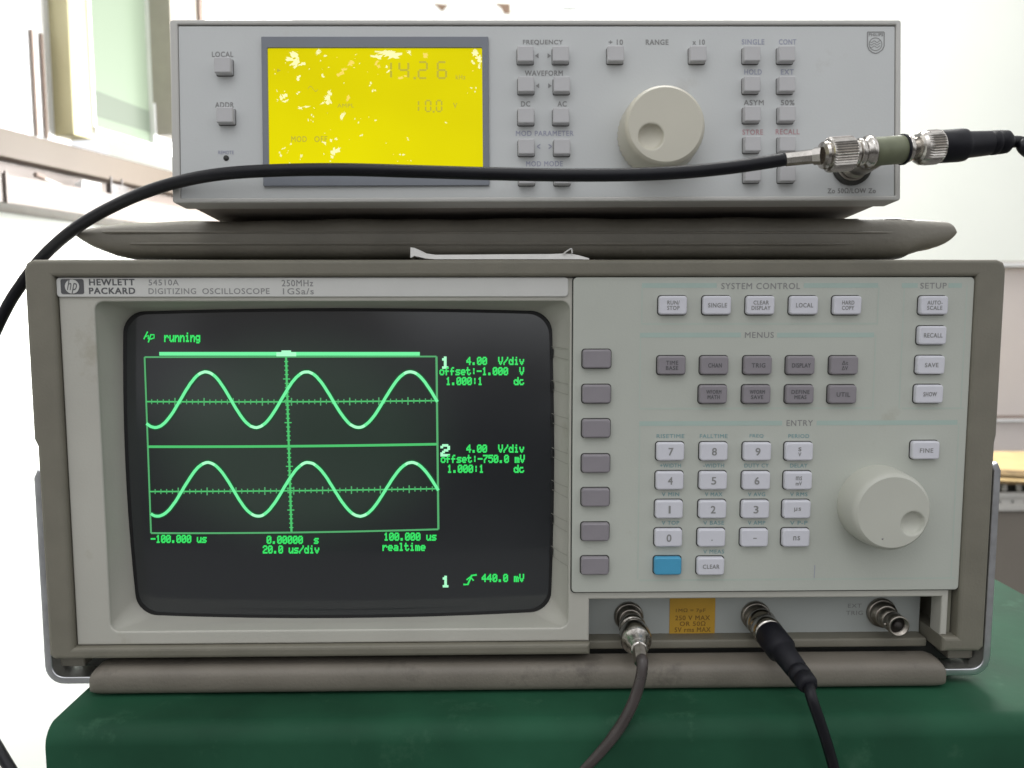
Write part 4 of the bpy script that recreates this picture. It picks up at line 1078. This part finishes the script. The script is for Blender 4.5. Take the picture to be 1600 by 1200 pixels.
# knob
HG = .0165; fx, fz = gp(1040, 194.5, YG-HG)
gd = gp(1017.5, 213, YG-HG)
knob('knob', GEN, (fx, fz), .0172, HG, M['gknob'], gen, gd, YG, .0052, fl=90, fluted=True)
# output jack
jx, jz = gp(1330, 259, YG)
jk = bnc_socket(gen, GEN, (jx, jz), YG, M['nickeld'], .018)
b = MB(); b.lathe((jx, YG-.0002, jz), (0, -1, 0), [(0, .0086), (.0012, .0086), (.0014, .0078)], 36); b.build('jack_collar', M['gap'], jk, GEN)
jw = GEN.m @ Vector((jx, YG-.018, jz))

# ================================================================== TEE AND PLUGS
AX = (CAM + ray(1388, 236)*0.318)             # centre of the tee's body
TA = CAM + ray(1310, 241)*0.318; TB_ = CAM + ray(1445, 231)*0.322
tee = empty('tee_connector', ID, AX, 'olive and nickel tee connector plugged into the upper instrument\'s output jack', 'connector')
axd = (TB_-TA).normalized()
def mmpx(px, py, dpt=.318): return CAM + ray(px, py)*dpt
def along(px):                                 # point of the tee axis seen at pixel column px
    best = None
    lo, hi_ = -.06, .09
    for _ in range(50):
        mid = (lo+hi_)/2; p = TA+axd*mid; v = p-CAM
        q = 800+FPX*v.dot(_r)/v.dot(_f)
        if q < px: lo = mid
        else: hi_ = mid
    return (lo+hi_)/2
def prof_px(lst):                              # [(pixel column, radius mm)] -> [(t, r)] from TA
    return [(along(q), r/1000) for q, r in lst]
def lathe_ax(name, lst, mt, parent, seg=40, knurl=None):
    b = MB(); b.lathe(TA, axd, prof_px(lst), seg, knurl=knurl); return b.build(name, mt, parent)
lathe_ax('tee_body', [(1362, 5.2), (1364, 5.6), (1408, 5.6), (1410, 5.2)], M['olive'], tee)
lathe_ax('jack', [(1338, 5.0), (1340, 5.6), (1345, 5.6), (1347, 5.0), (1350, 5.0), (1352, 6.2), (1358, 6.6), (1361, 6.0), (1363, 5.0)], M['nickel'], tee)
lathe_ax('seal_ring', [(1408.5, 5.4), (1409, 6.1), (1412, 6.1), (1413, 5.2)], M['rubber'], tee)
lathe_ax('jack', [(1412, 4.6), (1415, 5.2), (1419, 5.3), (1421, 4.7), (1438, 4.7), (1440, 4.4)], M['nickel'], tee)
# stem back to the generator's jack
st = TA+axd*along(1375)
b = MB(); dv = (jw-st); Lh = dv.length
b.lathe(st, dv, [(0, .0050), (Lh-.004, .0052), (Lh-.003, .0058), (Lh+.009, .0070), (Lh+.010, .0064)], 36); b.build('stem', M['nickeld'], tee)

# left plug + upper black cable
c_a = empty('coaxial_cable', ID, TA, 'long black coaxial cable looping across the front of the upper instrument to the left', 'cable', 'coaxial cables')
lathe_ax('plug_collar', [(1283, 3.6), (1285, 5.2), (1289, 5.6), (1291, 4.9), (1293, 6.2), (1296, 6.9), (1328, 6.9), (1330, 6.2), (1331, 5.2), (1336, 5.2), (1337, 4.4)], M['nickel'], c_a, 56, knurl=(5, 6))
e1 = TA+axd*along(1284); e0 = mmpx(1226, 249, .325)
b = MB(); dv = e0-e1; b.lathe(e1, dv, [(0, .0036), (.003, .0034), (.0031, .0029), (dv.length-.001, .0029), (dv.length, .0027)], 8, smooth=False); b.build('crimp_sleeve', M['nickel'], c_a)
pts = [e1+(e0-e1)*.9]
path = [(1226, 249, -.029), (1185, 255.5, -.029), (1130, 263, -.028), (1060, 269.5, -.027), (980, 273, -.025), (880, 273.5, -.023), (770, 271.5, -.021), (650, 268, -.019), (540, 265, -.017), (440, 266, -.014), (350, 271.5, -.010), (280, 284, -.004), (220, 303, .002),
        (160, 331, .012), (112, 361, .020), (70, 398, .028), (38, 438, .032), (10, 482, .034), (-18, 545, .036), (-45, 640, .038), (-65, 760, .040), (-70, 900, .040), (-58, 1040, .038), (-30, 1120, .03), (2, 1178, .02), (40, 1240, .01)]
pts = [ID.V(a, c, y) for a, c, y in path]
b = MB(); b.tube(pts, .00262, 16); b.build('jacket', M['cable'], c_a)

# right plug + boot + cable
c_b = empty('coaxial_cable', ID, TB_, 'black coaxial cable with thick rubber boot leaving at the right of the tee', 'cable', 'coaxial cables')
lathe_ax('plug_collar', [(1432, 5.0), (1434, 5.9), (1438, 6.6), (1446, 6.9), (1462, 6.9), (1465, 6.6), (1466, 5.6)], M['nickel'], c_b, 56, knurl=(3, 4))
b = MB(); pr = prof_px([(1464, 5.8), (1465, 6.5), (1500, 6.6), (1505, 6.4), (1507, 5.4), (1544, 4.9), (1545, 4.1), (1549, 4.1), (1550, 4.9), (1556, 4.9), (1557, 3.9), (1561, 3.9), (1562, 4.8), (1572, 4.6), (1577, 3.4)])
b.lathe(TA, axd, pr, 40); b.build('boot', M['rubber'], c_b)
pe = TA+axd*along(1574)
b = MB(); q1 = pe; b.tube([q1, q1+axd*.006+Vector((0, 0, -.0007)), mmpx(1602, 234, .325), mmpx(1640, 262, .335), mmpx(1700, 330, .35), mmpx(1760, 480, .37)], .0024, 14); b.build('jacket', M['cable'], c_b)

# channel 1 plug and cable
def fwd(c, y): return Vector((c[0], y, c[1]))
c_c = empty('coaxial_cable', ID, fwd(c1, 0), 'grey brown coaxial cable with nickel plug on the oscilloscope\'s first input', 'cable', 'coaxial cables')
d1 = Vector((-.02, -1, -.10)).normalized(); s1 = fwd(c1, YI-.006)
b = MB(); b.lathe(s1, d1, [(0, .0050), (.004, .0050), (.005, .0060), (.0065, .0063), (.008, .0060), (.0085, .0050), (.0105, .0050), (.0115, .0066), (.013, .0070), (.018, .0070), (.020, .0064), (.021, .0052), (.0235, .0050), (.0245, .0042), (.026, .0038), (.027, .0034)], 48)
b.build('plug_collar', M['nickel'], c_c)
b = MB(); s2 = s1+d1*.027; d1b = Vector((-.03, -.75, -.45)).normalized()
b.lathe(s2, d1b, [(-.002, .0032), (.006, .0031), (.0065, .0029)], 8, smooth=False); b.build('crimp_sleeve', M['nickeld'], c_c)
s3 = s2+d1b*.005
pts = [s3, ID.V(1004, 1032, s3.y-.006), ID.V(1001, 1060, s3.y-.0085), ID.V(989, 1098, s3.y-.010), ID.V(968, 1137, s3.y-.011), ID.V(940, 1172, s3.y-.011), ID.V(905, 1208, s3.y-.010), ID.V(860, 1252, s3.y-.008), ID.V(800, 1330, s3.y-.004)]
b = MB(); b.tube(pts, .0024, 14); b.build('jacket', M['cableb'], c_c)

# channel 2 plug, boot and cable
c_d = empty('coaxial_cable', ID, fwd(c2, 0), 'black coaxial cable with ribbed rubber boot on the oscilloscope\'s second input', 'cable', 'coaxial cables')
d2 = Vector((.03, -1, -.10)).normalized(); s1 = fwd(c2, YI-.006)
b = MB(); b.lathe(s1, d2, [(0, .0052), (.001, .0064), (.003, .0068), (.0045, .0062), (.0055, .0055), (.0065, .0055), (.0075, .0066), (.0125, .0067), (.0135, .006)], 64); b.build('plug_collar', M['nickel'], c_d)
s2 = s1+d2*.0128; d2b = Vector((.12, -1, -.20)).normalized()
b = MB(); b.lathe(s2, d2b, [(0, .0062), (.0006, .0066), (.012, .0066), (.0135, .0056), (.015, .0052), (.026, .0047), (.0265, .0040), (.0278, .0040), (.0283, .0046), (.0305, .0046), (.031, .0038), (.0322, .0038), (.0327, .0045), (.036, .0043), (.0375, .0036)], 40)
b.build('boot', M['rubber'], c_d)
s3 = s2+d2b*.036
pts = [s3-d2b*.004, s3+d2b*.001, ID.V(1268, 1090, s3.y-.006), ID.V(1281, 1128, s3.y-.0075), ID.V(1293, 1165, s3.y-.0075), ID.V(1304, 1205, s3.y-.007), ID.V(1314, 1250, s3.y-.006), ID.V(1326, 1330, s3.y-.004)]
b = MB(); b.tube(pts, .0023, 14); b.build('jacket', M['cable'], c_d)
